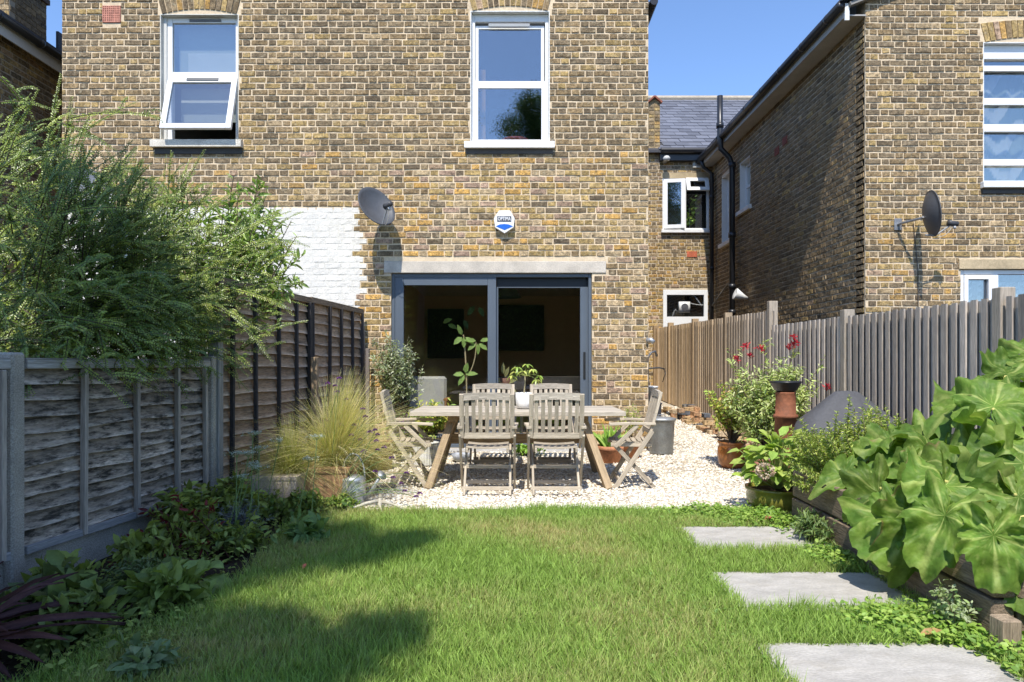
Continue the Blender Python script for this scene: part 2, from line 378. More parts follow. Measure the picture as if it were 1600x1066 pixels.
def brick_wall(root, O, U, Nn, u0, u1, v0, v1, openings=(), arches=(), tonef=lambda u, v: 'old', paint=None, indiv=None, thick=.25, mcol=(.66, .53, .365), phase=0, proud=.009, returns=True, limit=300):
    """O origin, U horizontal unit, Nn outward normal; openings (ua,ub,va,vb). arches (ua,ub,va,vb) skip plain bricks, keep mortar."""
    O = Vector(O); U = Vector(U); Nn = Vector(Nn); Z = Vector((0, 0, 1))
    def X(u, v, w): return O+U*u+Z*v+Nn*w
    us = sorted({u0, u1, *[o[0] for o in openings], *[o[1] for o in openings]}); us = [u for u in us if u0 <= u <= u1]
    mb = MB()
    for a, b in zip(us, us[1:]):
        cuts = sorted([(max(o[2], v0), min(o[3], v1)) for o in openings if o[0] <= a+1e-6 and o[1] >= b-1e-6]); lo = v0
        segs = []
        for (p, q) in cuts:
            if p > lo: segs.append((lo, p))
            lo = max(lo, q)
        if lo < v1: segs.append((lo, v1))
        for (p, q) in segs:
            vv = [X(x, y, z) for z in (-thick, 0) for y in (p, q) for x in (a, b)]
            ff = [(0, 2, 3, 1), (4, 5, 7, 6), (0, 1, 5, 4), (2, 6, 7, 3), (0, 4, 6, 2), (1, 3, 7, 5)]
            if paint and q <= paint[2] + 5: pass
            mb.add(vv, ff, mcol)
    mb.obj('mortar', 'mortar', root, label='pale sandy mortar joints')
    allb = MB(); cand = []; ptb = MB()
    def one(B, ua, ub, va, vb, col, w=None):
        w = proud+rnd.uniform(-.003, .004) if w is None else w
        j = lambda: rnd.uniform(-.0025, .0025)
        e = .005
        j = lambda: rnd.uniform(-.0035, .0035)
        um = (ua+ub)/2; ol = [(ua+j(), va+j()), (um+j()*5, va+j()), (ub+j(), va+j()), (ub+j(), vb+j()), (um+j()*5, vb+j()), (ua+j(), vb+j())]
        sg = [(1, 1), (0, 1), (-1, 1), (-1, -1), (0, -1), (1, -1)]
        P = [X(x, y, -.004) for x, y in ol]
        Q = [X(x+a*e, y+b*e, w+rnd.uniform(-.003, .003)) for (x, y), (a, b) in zip(ol, sg)]
        off = Vector((rnd.uniform(0, 90), rnd.uniform(0, 90), 0))
        gr = [p-O+off for p in P+Q]
        B.add(P+Q, [(6, 7, 10, 11), (7, 8, 9, 10), (0, 1, 7, 6), (1, 2, 8, 7), (2, 3, 9, 8), (3, 4, 10, 9), (4, 5, 11, 10), (5, 0, 6, 11)], col, gr)
    nrow = int(math.ceil((v1-v0)/CH))
    for r in range(nrow):
        va = v0+r*CH+JH/2; vb = va+CH-JH
        if vb > v1: break
        P = SL+HL+2*JT
        u = u0-P+(0 if r % 2 else (SL+JT)/2+(HL+JT)/2)+phase+rnd.uniform(-.012, .012)
        st = True
        while u < u1:
            L_ = (SL if st else HL)+rnd.uniform(-.006, .006); a, b = max(u, u0), min(u+L_, u1); u += L_+JT; isst = st; st = not st
            if b-a < .03: continue
            segs = [(a, b)]
            for o in list(openings)+list(arches):
                if vb > o[2]+.012 and va < o[3]-.012:
                    ns = []
                    for (p, q) in segs:
                        if q <= o[0] or p >= o[1]: ns.append((p, q))
                        else:
                            if p < o[0]: ns.append((p, o[0]))
                            if q > o[1]: ns.append((o[1], q))
                    segs = ns
            for (p, q) in segs:
                if q-p < .03: continue
                cu, cv = (p+q)/2, (va+vb)/2
                pw = paint and paint[0] <= cu <= paint[1] and cv <= paint[2]
                col = vary((.72, .69, .63), .95, 1.03) if pw else brick_col(cu, cv, tonef(cu, cv))
                sc_ = None
                if indiv and isst and q-p > .17 and not pw:
                    sc_ = indiv(X(cu, cv, 0))
                if sc_ is not None: cand.append((sc_, p, q, va, vb, col))
                else: one(ptb if pw else allb, p, q, va, vb, col, rnd.uniform(.0065, .0085) if pw else None)
    cand.sort(key=lambda t: t[0])
    for i, (s_, p, q, va, vb, col) in enumerate(cand):
        if i < limit:
            B = MB(); one(B, p, q, va, vb, col); B.obj('brick', 'brick', root)
        else: one(allb, p, q, va, vb, col)
    # soldier arches
    for (a, b, va, vb) in arches:
        n = max(3, int(round((b-a)/.083))); cu = (a+b)/2; rr = (b-a)*1.35
        for i in range(n):
            t0 = a+(b-a)*(i+.08)/n; t1 = a+(b-a)*(i+.92)/n
            sp = .10
            def sh(u, v): return cu+(u-cu)*(1-sp*(1-(v-va)/(vb-va)))
            rise = lambda u: .07*(1-((u-cu)/((b-a)/2))**2)
            col = brick_col(t0, va, 'mid')
            j = lambda: rnd.uniform(-.003, .003); w = proud+.004
            q4 = [(sh(t0, va), va+rise(t0)), (sh(t1, va), va+rise(t1)), (t1+j(), vb-.05+rise(t1)*.7), (t0+j(), vb-.05+rise(t0)*.7)]
            P = [X(x, y, -.004) for x, y in q4]; Q = [X(x, y, w) for x, y in q4]
            allb.add(P+Q, [(4, 5, 6, 7), (0, 1, 5, 4), (1, 2, 6, 5), (2, 3, 7, 6), (3, 0, 4, 7)], col, [p-O+Vector((i*3, 0, 0)) for p in P+Q])
    allb.obj('brickwork', 'brick', root, kind='stuff')
    if ptb.v: ptb.obj('painted_brickwork', 'render', root, kind='stuff')

def frame_rect(mb, x0, x1, z0, z1, yf, d, wl, wr, wt, wb, col=(.8, .8, .78), bev=.004):
    """four members butted, front face at y=yf, depth d going +Y"""
    mb.box((x0, yf, z0), (x0+wl, yf+d, z1), col, bev); mb.box((x1-wr, yf, z0), (x1, yf+d, z1), col, bev)
    mb.box((x0+wl, yf+.001, z1-wt), (x1-wr, yf+d-.001, z1), col, bev); mb.box((x0+wl, yf+.001, z0), (x1-wr, yf+d-.001, z0+wb), col, bev)

# ================================================================ GROUND
def sheet(name, x0, x1, y0, y1, nx, ny, m, col, zoff, kind='structure', edge=None):
    V = []; Fc = []
    for j in range(ny+1):
        for i in range(nx+1):
            x = x0+(x1-x0)*i/nx; y = y0+(y1-y0)*j/ny
            if edge: x, y = edge(x, y, i/nx, j/ny)
            V.append((x, y, gz(y)+zoff+.012*noise.noise(Vector((x*1.3, y*1.3, zoff*9))) if zoff > -.05 else gz(y)+zoff))
    for j in range(ny):
        for i in range(nx): a = j*(nx+1)+i; Fc.append((a, a+1, a+nx+2, a+nx+1))
    cols = [col(v[0], v[1]) if callable(col) else col for v in V]
    o = raw_mesh(name, V, Fc, cols, V, m, None, True); o['kind'] = kind; return o
sheet('ground', -250, 250, -250, 250, 10, 500, 'soil', (1.2, 1.3, 1), -.06)
sheet('soil', -3.0, 4.2, -6, 6.6, 40, 80, 'soil', (1, 1, 1), -.012)
def lawn_right(y): return 2.12 if y < 5.3 else 2.35
def lawn_left(y): return np.interp(y, [0, 2.4, 3.0, 3.5, 4, 5, 5.8, 6.1], [-1.9, -1.85, -1.75, -1.5, -1.5, -1.62, -1.7, -1.7])
def turf_edge(x, y, i, j):
    l = lawn_left(y); r = lawn_right(y)
    return l+(r-l)*i, y
def lawn_col(x, y):
    n = noise.noise(Vector((x*1.1, y*1.1, 0)))
    return mixc((.16, .19, .06), (.38, .32, .17), min(1, max(0, .35+n*.9)))
sheet('lawn', 0, 1, -6, 5.78, 40, 90, 'turf', lawn_col, .012, edge=turf_edge)
GEDGE = lambda x: 5.74+.05*math.sin(x*3.1)+.06*noise.noise(Vector((x*2, 0, 0)))
def ge(x, y, i, j):
    y0 = GEDGE(x); return x, y0+(16.5-y0)*j
sheet('gravel_bed', -2.2, 3.75, 0, 1, 24, 60, 'gravelbase', (1, 1, 1), .004, edge=ge)

# gravel stones
def stones():
    phi = (1+5**.5)/2
    ico = np.array([(-1, phi, 0), (1, phi, 0), (-1, -phi, 0), (1, -phi, 0), (0, -1, phi), (0, 1, phi), (0, -1, -phi), (0, 1, -phi), (phi, 0, -1), (phi, 0, 1), (-phi, 0, -1), (-phi, 0, 1)], float)
    ico /= np.linalg.norm(ico[0])
    F_ = np.array([(0,11,5),(0,5,1),(0,1,7),(0,7,10),(0,10,11),(1,5,9),(5,11,4),(11,10,2),(10,7,6),(7,1,8),(3,9,4),(3,4,2),(3,2,6),(3,6,8),(3,8,9),(4,9,5),(2,4,11),(6,2,10),(8,6,7),(9,8,1)])
    n = 50000
    # density falls with distance
    y = 5.66+(nr.rand(n)**1.7)*8.8
    x = -2.15+nr.rand(n)*5.7
    keep = (y > np.array([GEDGE(a)-.03*nr.rand() for a in x]))
    keep &= ~((y > 9.25) & (x < 1.87))
    x = x[keep]; y = y[keep]; n = len(x)
    s = (.0075+.008*nr.rand(n)**1.5)*(1+.03*(y-6))
    z = np.array([gz(b) for b in y])+.006+.006*nr.rand(n)
    sh = np.stack([1+.5*nr.rand(n), .8+.3*nr.rand(n), .5+.3*nr.rand(n)], 1)
    V = ico[None]*sh[:, None, :]*s[:, None, None]*(1+.25*(nr.rand(n, 12, 1)-.5))
    a = nr.rand(n)*6.28; ca, sa = np.cos(a), np.sin(a)
    tl = (nr.rand(n)-.5)*.9; ct, st_ = np.cos(tl), np.sin(tl)
    X = V[..., 0]; Y = V[..., 1]; Z = V[..., 2]
    Y, Z = Y*ct[:, None]-Z*st_[:, None], Y*st_[:, None]+Z*ct[:, None]
    X, Y = X*ca[:, None]-Y*sa[:, None], X*sa[:, None]+Y*ca[:, None]
    V = np.stack([X+x[:, None], Y+y[:, None], Z+z[:, None]], -1).reshape(-1, 3)
    Fa = (F_[None]+(np.arange(n)*12)[:, None, None]).reshape(-1, 3)
    pal = np.array([(.80, .74, .63), (.74, .66, .52), (.82, .80, .74), (.62, .52, .38), (.70, .60, .46), (.78, .72, .60), (.42, .34, .24)])
    c = pal[nr.choice(7, n, p=[.28, .18, .2, .09, .08, .14, .03])]*(.9+.15*nr.rand(n, 1))
    o = raw_mesh('gravel', V, Fa, np.repeat(c, 12, 0), V, 'pebble'); setprops(o, 'pale cream gravel spread under the dining table', None, None, 'stuff')
stones()

# paving slabs
SLABS = [(1.225, 2.16, 4.52, 5.14, .01, 'farthest pale stone slab by the gravel and red fallen leaf'), (1.15, 2.10, 3.40, 4.02, -.012, 'middle pale stone slab partly under the rhubarb leaf shadow'), (1.06, 2.0, 2.38, 3.0, .008, 'nearest pale stone slab cut by the bottom of the picture')]
for (x0, x1, y0, y1, rz, lb) in SLABS:
    t = thing('stepping_stone', lb, 'paving slab', ((x0+x1)/2, (y0+y1)/2, 0), rz, 'stone slabs set in the lawn')
    hw = (x1-x0)/2; hd = (y1-y0)/2
    mb = MB(); nx, ny = 24, 16
    V = [(-hw+2*hw*i/nx+(.006*noise.noise(Vector((0, j*.8, hw))) if i in (0, nx) else 0), -hd+2*hd*j/ny+(.006*noise.noise(Vector((i*.8, 3, hw))) if j in (0, ny) else 0), .026+.004*noise.noise(Vector((i*.35, j*.35, x0)))-(.004 if i in (0, nx) or j in (0, ny) else 0)) for j in range(ny+1) for i in range(nx+1)]
    Fc = [(j*(nx+1)+i, j*(nx+1)+i+1, (j+1)*(nx+1)+i+1, (j+1)*(nx+1)+i) for j in range(ny) for i in range(nx)]
    rim = [i for i in range(nx+1)]+[(j+1)*(nx+1)-1 for j in range(1, ny+1)]+[ny*(nx+1)+i for i in range(nx-1, -1, -1)]+[j*(nx+1) for j in range(ny-1, 0, -1)]
    b = len(V); V += [(V[k][0], V[k][1], -.02) for k in rim]; m_ = len(rim)
    Fc += [(rim[k], b+k, b+(k+1) % m_, rim[(k+1) % m_]) for k in range(m_)]
    mb.add(V, Fc, (.42, .395, .355)); mb.obj('slab', 'stone', t, world=False)

# grass
def blades(n, x0, x1, y0, y1, hmul, name, label, test, dens=None):
    P = []
    x = x0+nr.rand(n)*(x1-x0); y = y0+(nr.rand(n)**1.25)*(y1-y0)
    k = np.array([test(a, b) for a, b in zip(x, y)]); x = x[k]; y = y[k]; n = len(x)
    nz = np.array([noise.noise(Vector((a*1.1, b*1.1, 0))) for a, b in zip(x, y)])
    n3 = np.array([noise.noise(Vector((a*6, b*6, 4))) for a, b in zip(x, y)])
    dry = np.clip(.19+nz*.9+n3*.35+(nr.rand(n)-.5)*.7, 0, 1)[:, None]
    P = np.stack([x, y, np.array([gz(b) for b in y])+.008], 1)
    D = np.stack([(nr.rand(n)-.5)*1.1+n3*.4, (nr.rand(n)-.5)*1.1, np.ones(n)], 1)
    N = np.stack([nr.randn(n), nr.randn(n), .3*np.ones(n)], 1)
    L = (.03+.06*nr.rand(n)**1.6+.05*np.clip(n3, 0, 1))*hmul*(1-.3*dry[:, 0]); W = .0024+.0028*nr.rand(n)
    g = np.array([.31, .45, .10])*(.6+.8*nr.rand(n, 1)); s = np.array([.62, .52, .26])*(.75+.4*nr.rand(n, 1))
    Cc = g*(1-dry**1.5)+s*dry**1.5
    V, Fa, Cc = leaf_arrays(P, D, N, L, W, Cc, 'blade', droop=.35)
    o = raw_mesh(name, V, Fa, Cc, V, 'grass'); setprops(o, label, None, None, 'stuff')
def in_slab(x, y, m=0):
    return any(x0+m < x < x1-m and y0+m < y < y1-m for (x0, x1, y0, y1, _, _) in SLABS)
def lawn_test(x, y):
    if in_slab(x, y, .012+.03*rnd.random()): return False
    if y > GEDGE(x)+.03*rnd.random(): return False
    return lawn_left(y)-.12*rnd.random() < x < lawn_right(y)
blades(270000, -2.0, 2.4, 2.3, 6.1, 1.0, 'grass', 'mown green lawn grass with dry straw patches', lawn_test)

# ================================================================ OUR HOUSE
HY = 9.3
house = thing('brick_house', 'yellow stock brick house with grey sliding doors and white painted lower left wall', 'house', (-2, HY, 0))
HX0, HX1 = WX(97, HY), WX(1013, HY)
def hx(px): return WX(px, HY)
def hz(py): return WZ(py, HY)
O = Vector((0, HY, 0))
W1 = (hx(250), hx(373), hz(222), hz(22)); W2 = (hx(735), hx(859), hz(222), hz(17))
DOOR = (hx(611), hx(925), hz(700), hz(427)); LINT = (hx(600), hx(947), hz(427), hz(408))
AIR = (hx(160), hx(189), hz(36), hz(9))
def tone(u, v):
    if hx(640) < u < hx(960) and hz(415) < v < hz(262)+.1*noise.noise(Vector((u*3, 0, 0))): return 'new' if rnd.random() < .8 else 'mid'
    if v < hz(405): return 'mid' if rnd.random() < .6 else 'new'
    if v < hz(240): return 'mid'
    return 'old'
brick_wall(house, (0, HY, 0), (1, 0, 0), (0, -1, 0), HX0, HX1, 0.0, 7.2, openings=[W1, W2, DOOR, LINT, AIR],
    arches=[(W1[0]-.03, W1[1]+.03, W1[3], W1[3]+.26), (W2[0]-.03, W2[1]+.03, W2[3], W2[3]+.26)], tonef=tone, paint=(HX0-1, hx(562), hz(328)),
    indiv=lambda p: abs(p.x-hx(800))*.8+abs(p.z-4.1) if 2.7 < p.z < 6.1 else None)
# painted skin between the white bricks
mb = MB(); mb.box((HX0, HY-.0055, 0), (hx(562), HY-.0005, hz(328)), (.68, .65, .585)); mb.obj('white_paint', 'render', house)
# returns / roof / closing volumes
mb = MB()
mb.box((HX1-.02, HY+.002, 0), (HX1-.001, 16.4, 6.25), (.25, .19, .11)); mb.box((HX0+.001, HY+.26, 0), (HX0+.02, 16.4, 7.2), (.25, .19, .11))
mb.obj('side_wall', 'brick', house)
mb = MB()
mb.add([(HX0, HY+.25, 7.3), (HX1+.15, HY+.25, 6.3), (HX1+.15, 16.4, 6.3), (HX0, 16.4, 7.3), (HX0, HY+.25, 7.22), (HX1+.15, HY+.25, 6.22), (HX1+.15, 16.4, 6.22), (HX0, 16.4, 7.22)],
       [(0, 1, 2, 3), (7, 6, 5, 4), (0, 4, 5, 1), (1, 5, 6, 2), (2, 6, 7, 3), (3, 7, 4, 0)], (.06, .06, .065)); mb.obj('roof', 'slate', house)
mb = MB(); mb.tube([(HX1+.085, HY+.02, 6.2), (HX1+.085, 16.3, 6.2)], .055, 10, (.02, .02, .022)); mb.bar((HX1+.03, HY+.01, 6.28), (HX1-.3, HY-.02, 6.62), .03, .1, col=(.03, .03, .03)); mb.obj('gutter', 'black', house)
# reveals & rooms
def room(x0, x1, y0, y1, z0, z1, wall, floor, ceil, name='interior_room'):
    mb = MB(); t = .04
    mb.box((x0-t, y1, z0), (x1+t, y1+t, z1), wall); mb.box((x0-t, y0, z0), (x0, y1, z1), wall); mb.box((x1, y0, z0), (x1+t, y1, z1), wall)
    mb.box((x0-t, y0, z0-t), (x1+t, y1+t, z0-.001), floor); mb.box((x0-t, y0, z1+.001), (x1+t, y1+t, z1+t), ceil)
    return mb.obj(name, 'plaster', house)
room(-1.95, 1.75, HY+.25, 15.2, .16, 2.75, (.74, .56, .38), (.6, .46, .32), (.8, .7, .58))
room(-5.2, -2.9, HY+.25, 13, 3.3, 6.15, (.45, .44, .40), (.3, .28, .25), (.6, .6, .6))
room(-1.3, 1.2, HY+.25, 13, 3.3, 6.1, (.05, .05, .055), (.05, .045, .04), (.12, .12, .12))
# lintel
mb = MB(); mb.box((LINT[0], HY-.016, LINT[2]+.002), (LINT[1], HY+.24, LINT[3]-.004), (.56, .50, .42), .006); mb.obj('lintel', 'concrete', house)
# air brick
mb = MB(); ax0, ax1, az0, az1 = AIR; mb.box((ax0+.004, HY-.006, az0+.004), (ax1-.004, HY+.03, az1-.004), (.20, .07, .05), .003)
nA = 9
cw = (ax1-ax0-.02)/nA; chh = (az1-az0-.02)/nA
for i in range(nA+1): mb.box((ax0+.006+i*cw, HY-.014, az0+.006), (ax0+.006+i*cw+cw*.42, HY-.0065, az1-.006), (.56, .25, .18))
for i in range(nA+1): mb.box((ax0+.0065, HY-.0135, az0+.006+i*chh), (ax1-.0065, HY-.0068, az0+.006+i*chh+chh*.42), (.56, .25, .18))
mb.obj('air_brick', 'terracotta', house, label='square pink terracotta air brick')

WHT = (.80, .80, .79)
# --- right first-floor window (sliding sash)
def reveal(parent, Wn, y1, col, name='reveal'):
    mb = MB(); x0, x1, z0, z1 = Wn; t = .012
    mb.box((x0, HY-.004, z0), (x0+t, y1, z1), col); mb.box((x1-t, HY-.004, z0), (x1, y1, z1), col); mb.box((x0+t, HY-.003, z1-t), (x1-t, y1, z1), col)
    return mb.obj(name, 'render', parent)
wr_ = MB(); x0, x1, z0, z1 = W2
frame_rect(wr_, x0+.014, x1-.014, z0, z1-.014, HY+.07, .1, .045, .045, .10, .02, WHT)
wn = wr_.obj('window', 'white', house, label='white sliding sash window above the glass doors')
reveal(wn, W2, HY+.2, (.72, .72, .70))
mb = MB(); frame_rect(mb, hx(742), hx(851), hz(126), hz(34), HY+.105, .04, .045, .045, .05, .035, WHT); mb.obj('sash', 'white', wn)
mb = MB(); frame_rect(mb, hx(741), hx(852), hz(221), hz(123), HY+.078, .04, .05, .05, .1, .05, WHT); mb.obj('sash', 'white', wn)
mb = MB(); mb.box((hx(745), HY+.12, hz(123)), (hx(848), HY+.126, hz(38)), ); mb.obj('pane', 'glass', wn)
mb = MB(); mb.box((hx(745), HY+.09, hz(218)), (hx(848), HY+.096, hz(134))); mb.obj('pane', 'glass', wn)
mb = MB(); mb.box((hx(763), HY+.062, hz(38)), (hx(828), HY+.069, hz(33)), (.35, .36, .36), .002); mb.obj('trickle_vent', 'white', wn)
mb = MB(); mb.prism([(hx(726), hz(233)), (hx(866), hz(233)), (hx(866), hz(223)), (hx(726), hz(223))], HY-.075, HY-.001, (.80, .80, .79)); mb.box((W2[0]+.002, HY, hz(232)), (W2[1]-.002, HY+.12, W2[2]-.001), (.78, .78, .77)); mb.obj('sill', 'render', house)
mb = MB(); mb.box((hx(728), HY-.022, hz(241)), (hx(864), HY-.001, hz(233)), (.08, .07, .06)); mb.obj('sill_slates', 'slate', house)
# curtain and trinkets inside right window
mb = MB()
for i in range(14):
    xa = hx(744)+i*.008; mb.box((xa, HY+.35+.015*math.sin(i*1.7), 3.5), (xa+.009, HY+.37+.015*math.sin(i*1.7), 5.4 if i < 99 else 5), (.62, .36, .13))
cu = mb.obj('curtain', 'cloth', None); setprops(cu, 'ochre curtain edge inside the window above the doors', 'curtain')
mb = MB(); mb.lathe([(.02, 0), (.17, .03), (.20, .07), (.19, .075), (.02, .045)], 20, (hx(805), HY+.32, hz(216)), (.45, .12, .14)); bw = mb.obj('bowl', 'glaze', None, True); setprops(bw, 'pink bowl on the sill inside the window above the doors', 'bowl')
mb = MB(); mb.box((hx(770), HY+.26, hz(219)), (hx(846), HY+.5, hz(216)-.001), (.4, .4, .4)); mb.obj('window_board', 'plaster', house)
# --- left first-floor window (awning, bottom light open)
wl_ = MB(); x0, x1, z0, z1 = W1
frame_rect(wl_, hx(257), x1-.014, z0, z1-.014, HY+.075, .07, .07, .06, .07, .02, WHT); wl_.box((hx(257)+.071, HY+.076, hz(120)), (x1-.075, HY+.144, hz(109)), WHT, .004)
wl_.box((x0+.012, HY+.055, z0), (hx(257)-.001, HY+.14, z1-.012), (.60, .59, .55))
wnl = wl_.obj('window', 'white', house, label='white window with its lower light pushed open')
reveal(wnl, W1, HY+.2, (.60, .58, .52))
mb = MB(); mb.box((hx(263), HY+.1, hz(111)), (hx(368), HY+.106, hz(30))); mb.obj('pane', 'glass', wnl)
mb = MB(); mb.box((hx(292), HY+.066, hz(30)), (hx(342), HY+.074, hz(26)), (.12, .12, .12), .002); mb.obj('trickle_vent', 'white', wnl)
hin = Vector((0, HY+.07, hz(120))); ang = R(-17)
Ms = Matrix.Translation(hin) @ Matrix.Rotation(ang, 4, 'X') @ Matrix.Translation(-hin)
mb = MB()
X0, X1, Z0, Z1 = hx(261), hx(370), hz(214), hz(121)
for (lo, hi) in [((X0, HY+.02, Z0), (X0+.075, HY+.07, Z1)), ((X1-.075, HY+.02, Z0), (X1, HY+.07, Z1)), ((X0+.075, HY+.021, Z1-.085), (X1-.075, HY+.069, Z1)), ((X0+.075, HY+.021, Z0), (X1-.075, HY+.069, Z0+.075))]:
    mb.box(lo, hi, WHT, .005, Ms)
mb.obj('sash', 'white', wnl, label='open awning sash')
mb = MB(); mb.box((X0+.07, HY+.04, Z0+.07), (X1-.07, HY+.046, Z1-.08), (1, 1, 1), 0, Ms); mb.obj('pane', 'glass', wnl)
mb = MB(); mb.box((hx(291), HY+.01, hz(128)), (hx(341), HY+.019, hz(123)), (.1, .1, .1), .002, Ms); mb.obj('trickle_vent', 'white', wnl)
mb = MB(); mb.prism([(hx(239), hz(232)), (hx(380), hz(232)), (hx(380), hz(221)), (hx(239), hz(221))], HY-.09, HY-.001, (.66, .61, .52)); mb.box((W1[0]+.002, HY, hz(231)), (W1[1]-.002, HY+.12, W1[2]-.001), (.55, .5, .45)); mb.obj('sill', 'concrete', house, label='weathered cream stone sill')
mb = MB(); mb.box((hx(243), HY-.025, hz(241)), (hx(379), HY-.001, hz(232)), (.05, .045, .04)); mb.obj('sill_slates', 'slate', house)
mb = MB(); mb.box((hx(266), HY+.24, hz(112)), (hx(366), HY+.255, hz(28)), (.52, .56, .52)); mb.box((hx(282), HY+.22, hz(112)), (hx(366), HY+.235, hz(72)), (.75, .76, .72)); mb.box((hx(270), HY+.23, hz(182)), (hx(366), HY+.245, hz(128)), (.5, .53, .5))
bl = mb.obj('window_blind', 'cloth', None); setprops(bl, 'pale roller blind inside the open first floor window', 'blind')
# --- patio doors
GR = lin('#59626c'); GD = lin('#4a5662')
dx0, dx1, dz0, dz1 = DOOR
mb = MB(); frame_rect(mb, dx0+.003, dx1-.003, dz0, dz1-.004, HY+.03, .14, .04, .04, .045, .05, GR)
mb.box((dx0+.043, HY+.012, dz0), (dx1-.043, HY+.029, dz0+.03), GR)
pd = mb.obj('patio_door', 'grey_metal', house, label='blue grey aluminium sliding patio door')
def dpanel(xa, xb, za, zb, y, sl_, sr, st_, sb):
    mb = MB(); frame_rect(mb, xa, xb, za, zb, y, .05, sl_, sr, st_, sb, GR); o = mb.obj('door_panel', 'grey_metal', pd)
    mb = MB(); mb.box((xa+sl_-.005, y+.022, za+sb-.005), (xb-sr+.005, y+.028, zb-st_+.005)); mb.obj('glass_pane', 'door_glass', pd); return o
dpanel(hx(616), hx(775), dz0+.055, hz(431), HY+.04, .12, .115, .125, .13)
dpanel(hx(768), hx(921), dz0+.055, hz(447), HY+.10, .09, .115, .015, .13)
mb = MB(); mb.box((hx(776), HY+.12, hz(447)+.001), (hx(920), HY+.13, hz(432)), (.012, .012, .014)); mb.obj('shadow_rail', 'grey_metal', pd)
mb = MB(); mb.box((hx(912.5), HY+.085, hz(592)), (hx(916), HY+.0995, hz(550)), (.02, .02, .02), .002); mb.obj('handle', 'black', pd)
mb = MB(); mb.box((dx0-.05, HY-.28, 0.02), (dx1+.05, HY+.26, dz0-.004), (.42, .40, .37), .008); mb.obj('door_step', 'concrete', house)
# interior furniture
FLZ = .16
t = thing('wall_screen', 'large black framed panel on the back wall seen through the right door', 'picture', (.2, 15.1, 1.6))
mb = MB(); mb.box((WX(776, 15.1), 15.08, WZ(548, 15.1)), (WX(850, 15.1), 15.14, WZ(477, 15.1)), (.008, .008, .01), .01); mb.obj('canvas', 'black', t)
t = thing('wall_screen', 'dark framed picture on the back wall seen through the left door', 'picture', (-1.2, 15.1, 1.6))
mb = MB(); mb.box((WX(668, 15.1), 15.08, WZ(560, 15.1)), (WX(725, 15.1), 15.14, WZ(483, 15.1)), (.01, .01, .01), .01); mb.obj('canvas', 'black', t)
t = thing('pendant_lamp', 'dark green pendant lamp hanging inside the glass doors', 'lamp', (WX(790, 10.6), 10.6, 2.3))
mb = MB(); mb.lathe([(.05, .1), (.13, .08), (.25, -.10), (.24, -.10), (.10, .05), (.02, .06)], 24, (WX(790, 10.6), 10.6, WZ(455, 10.6)), (.03, .05, .045)); mb.obj('lamp_shade', 'black', t, True)
mb = MB(); mb.tube([(WX(790, 10.6), 10.6, WZ(455, 10.6)+.08), (WX(790, 10.6), 10.6, 2.74)], .006, 6, (.05, .05, .05)); mb.obj('cord', 'black', t)
# armchair
t = thing('armchair', 'grey upholstered armchair with wooden arms just inside the left door', 'armchair', (-1.22, 9.85, FLZ))
mb = MB()
ac = (.42, .42, .40)
mb.box((-1.53, 9.98, .58), (-.96, 10.10, 1.06), ac, .035); mb.obj('backrest', 'fabric', t)
mb = MB(); mb.box((-1.50, 9.55, .46), (-.99, 9.98, .60), ac, .03); mb.obj('seat', 'fabric', t)
for sx in (-1.54, -.93):
    mb = MB(); mb.bar((sx, 9.55, .74), (sx, 10.02, .74), .06, .03, col=(.28, .12, .05)); mb.obj('armrest', 'wood', t)
    for yy in (9.56, 10.0): 
        mb = MB(); mb.tube([(sx, yy, .725), (sx, yy, FLZ)], .017, 8, (.3, .16, .07)); mb.obj('leg', 'wood', t)
# side table inside
t = thing('dining_table', 'dark indoor table with pale top behind the glass doors', 'table', (.3, 10.8, FLZ))
mb = MB(); mb.box((-.75, 10.4, .86), (1.35, 11.3, .90), (.30, .29, .30), .006); mb.obj('tabletop', 'plaster', t)
for sx in (-.7, 1.3):
    for yy in (10.45, 11.25): mb = MB(); mb.box((sx-.025, yy-.025, FLZ), (sx+.025, yy+.025, .86), (.05, .05, .05)); mb.obj('leg', 'black', t)
for k, cx in enumerate((-.1, .72)):
    t = thing('dining_chair', 'dark indoor chair behind the doors, '+('left of the potted plant' if k == 0 else 'right of the potted plant'), 'chair', (cx, 10.2, FLZ), 0, 'dark dining chairs indoors')
    mb = MB(); mb.box((cx-.28, 9.98, .86), (cx+.28, 10.02, 1.06), (.05, .045, .04), .008); mb.obj('backrest', 'black', t)
    mb = MB(); mb.box((cx-.25, 10.0, .58), (cx+.25, 10.4, .62), (.04, .04, .04), .008); mb.obj('seat', 'black', t)
    for sx in (-.24, .24):
        for yy in (10.0, 10.38): mb = MB(); mb.box((cx+sx-.018, yy-.018, FLZ), (cx+sx+.018, yy+.018, .86 if yy < 10.1 else .58), (.04, .04, .04)); mb.obj('leg', 'black', t)
